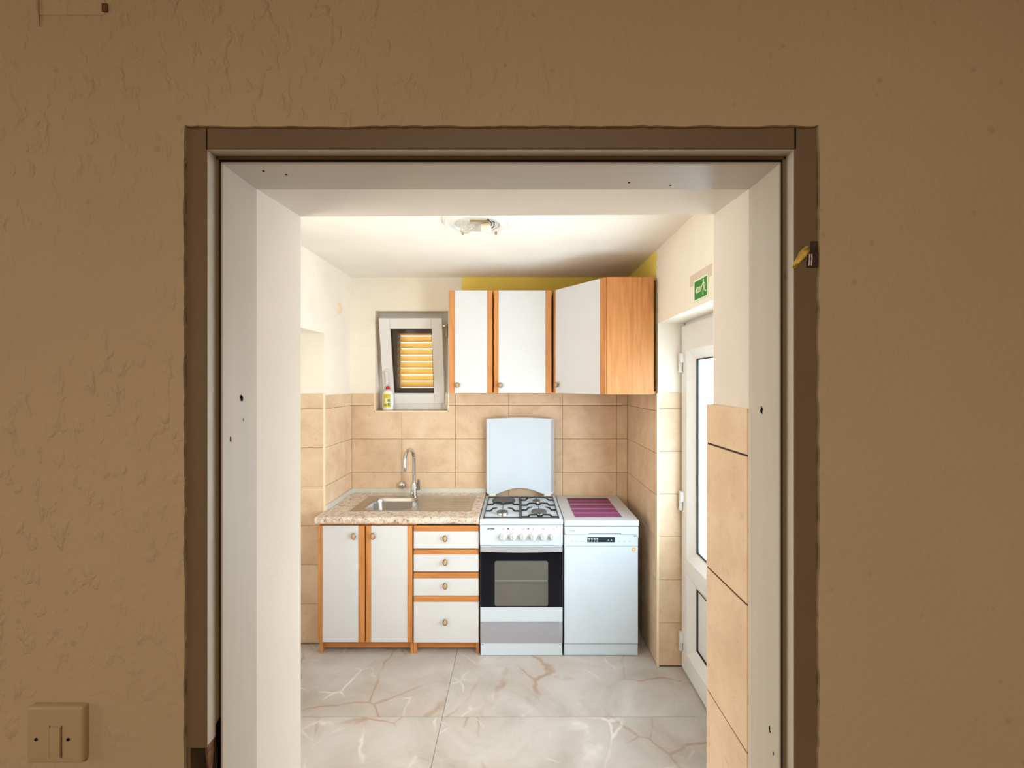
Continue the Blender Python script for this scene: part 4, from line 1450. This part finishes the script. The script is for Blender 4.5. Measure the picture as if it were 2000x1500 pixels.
# corner unit with a slanted door
cu = thing('wall_cupboard', 'white corner wall cupboard with slanted door and beech side', 'cupboard', (0.53, 2.95, UZ0), 'wall cupboards above the worktop')
A, B = Vector((0.2500, 2.932)), Vector((0.5245, 2.560))
XE = 0.8035
for z0, z1, nm in ((UZ0 + .001, UZ0 + .017, 'bottom_panel'), (UZ1 - .017, UZ1 - .001, 'top_panel')):
    bm = new(); prism(bm, [(0.262, YB), (XE + .016, YB), (XE + .016, 2.578), (B.x + .008, 2.578), (0.268, A.y + .016)], z0, z1, 'z'); obj(nm, bm, M['wood_h'], cu)
bm = new(); box(bm, 0.246, 0.262, UY + .012, YB + .002, UZ0, UZ1, .001); obj('side_panel', bm, M['wood'], cu)
bm = new(); box(bm, B.x + .0035, XE, 2.560, 2.577, UZ0, UZ1, .001)
sp = obj('side_panel', bm, M['wood'], cu)
for x, zz in ((0.535, UZ0 + .02), (XE - .012, UZ0 + .02), (XE - .012, UZ1 - .02)):
    bm = new(); lathe(bm, [(0, .001), (.004, .001), (.0045, 0), (0, 0)], Matrix.Translation((x, 2.560, zz)) @ Matrix.Rotation(PI / 2, 4, 'X'), 10)
    obj('screw_cap', bm, M['wood_h'], sp)
bm = new(); box(bm, 0.262, XE + .016, YB - .006, YB + .001, UZ0 + .017, UZ1 - .017); obj('back_panel', bm, M['doorwhite'], cu)
dv = (B - A); Ld = dv.length; dv.normalize(); nv = Vector((dv.y, -dv.x))      # outward normal
if nv.x > 0: nv = -nv


def slant(u0, u1, w0, w1, z0, z1, bev):
    bm = new(); box(bm, u0, u1, w0, w1, z0, z1, bev)
    mt = Matrix(((dv.x, -nv.x, 0, A.x), (dv.y, -nv.y, 0, A.y), (0, 0, 1, 0), (0, 0, 0, 1)))
    bmesh.ops.transform(bm, matrix=mt, verts=bm.verts)
    bmesh.ops.recalc_face_normals(bm, faces=bm.faces)
    return bm


dd = obj('door', slant(0.0125, Ld * .894 - .001, 0, .018, UZ0, UZ1, .0018), M['doorwhite'], cu)
obj('edge_strip', slant(-0.004, 0.0120, -.002, .018, UZ0, UZ1, .003), M['wood'], dd)
obj('edge_strip', slant(Ld * .894, Ld - .002, -.002, .018, UZ0, UZ1, .003), M['wood'], dd)
kp = A + dv * 0.040
knob(dd, kp.x, kp.y, 1.658, 0.0165, 0.0175, (nv.x, nv.y, 0))

# ------------------------------------------------------------------ washing-up bottle on the window sill
bx_, by_ = -0.978, 3.292
bt = thing('soap_bottle', 'white washing-up liquid bottle with red cap on the window sill', 'bottle', (bx_, by_, WZ0))
T = Matrix.Translation((bx_, by_, WZ0))
bm = new(); lathe(bm, [(0, 0), (.036, 0), (.041, .005), (.0425, .03), (.0435, .08), (.0425, .110), (.037, .132), (.026, .147), (.0165, .153), (.0155, .160), (0, .160)], T, 32, 1.0, 0.62)
obj('bottle_body', bm, M['bottle'], bt, True)
bm = new(); lathe(bm, [(0, .156), (.0165, .156), (.0165, .163), (.0135, .176), (.0125, .182), (0, .182)], T, 24)
obj('cap', bm, M['red'], bt, True)


def wrap_label(x0, x1, z0, z1, m, nm, par, lift, n=10):
    bm = new()
    r0, ry = 0.0438, 0.0438 * 0.62
    rows_ = []
    for zz in (z0, z1):
        rows_.append([bm.verts.new((bx_ + x, by_ - ry * math.sqrt(max(0.02, 1 - (x / r0) ** 2)) - lift, WZ0 + zz)) for x in [x0 + (x1 - x0) * i / n for i in range(n + 1)]])
    for i in range(n):
        bm.faces.new([rows_[0][i], rows_[0][i + 1], rows_[1][i + 1], rows_[1][i]])
    return obj(nm, bm, m, par, True)


lb = wrap_label(-0.028, 0.027, 0.025, 0.122, M['labely'], 'label', bt, 0.0006)
wrap_label(-0.012, 0.020, 0.055, 0.092, M['labelw'], 'label_print', lb, 0.0010)
wrap_label(0.006, 0.022, 0.066, 0.086, M['labelg'], 'label_print', lb, 0.0014)
wrap_label(0.010, 0.020, 0.036, 0.058, M['labelg'], 'label_print', lb, 0.0014)
wrap_label(-0.026, -0.002, 0.036, 0.046, M['brass'], 'label_print', lb, 0.0010)
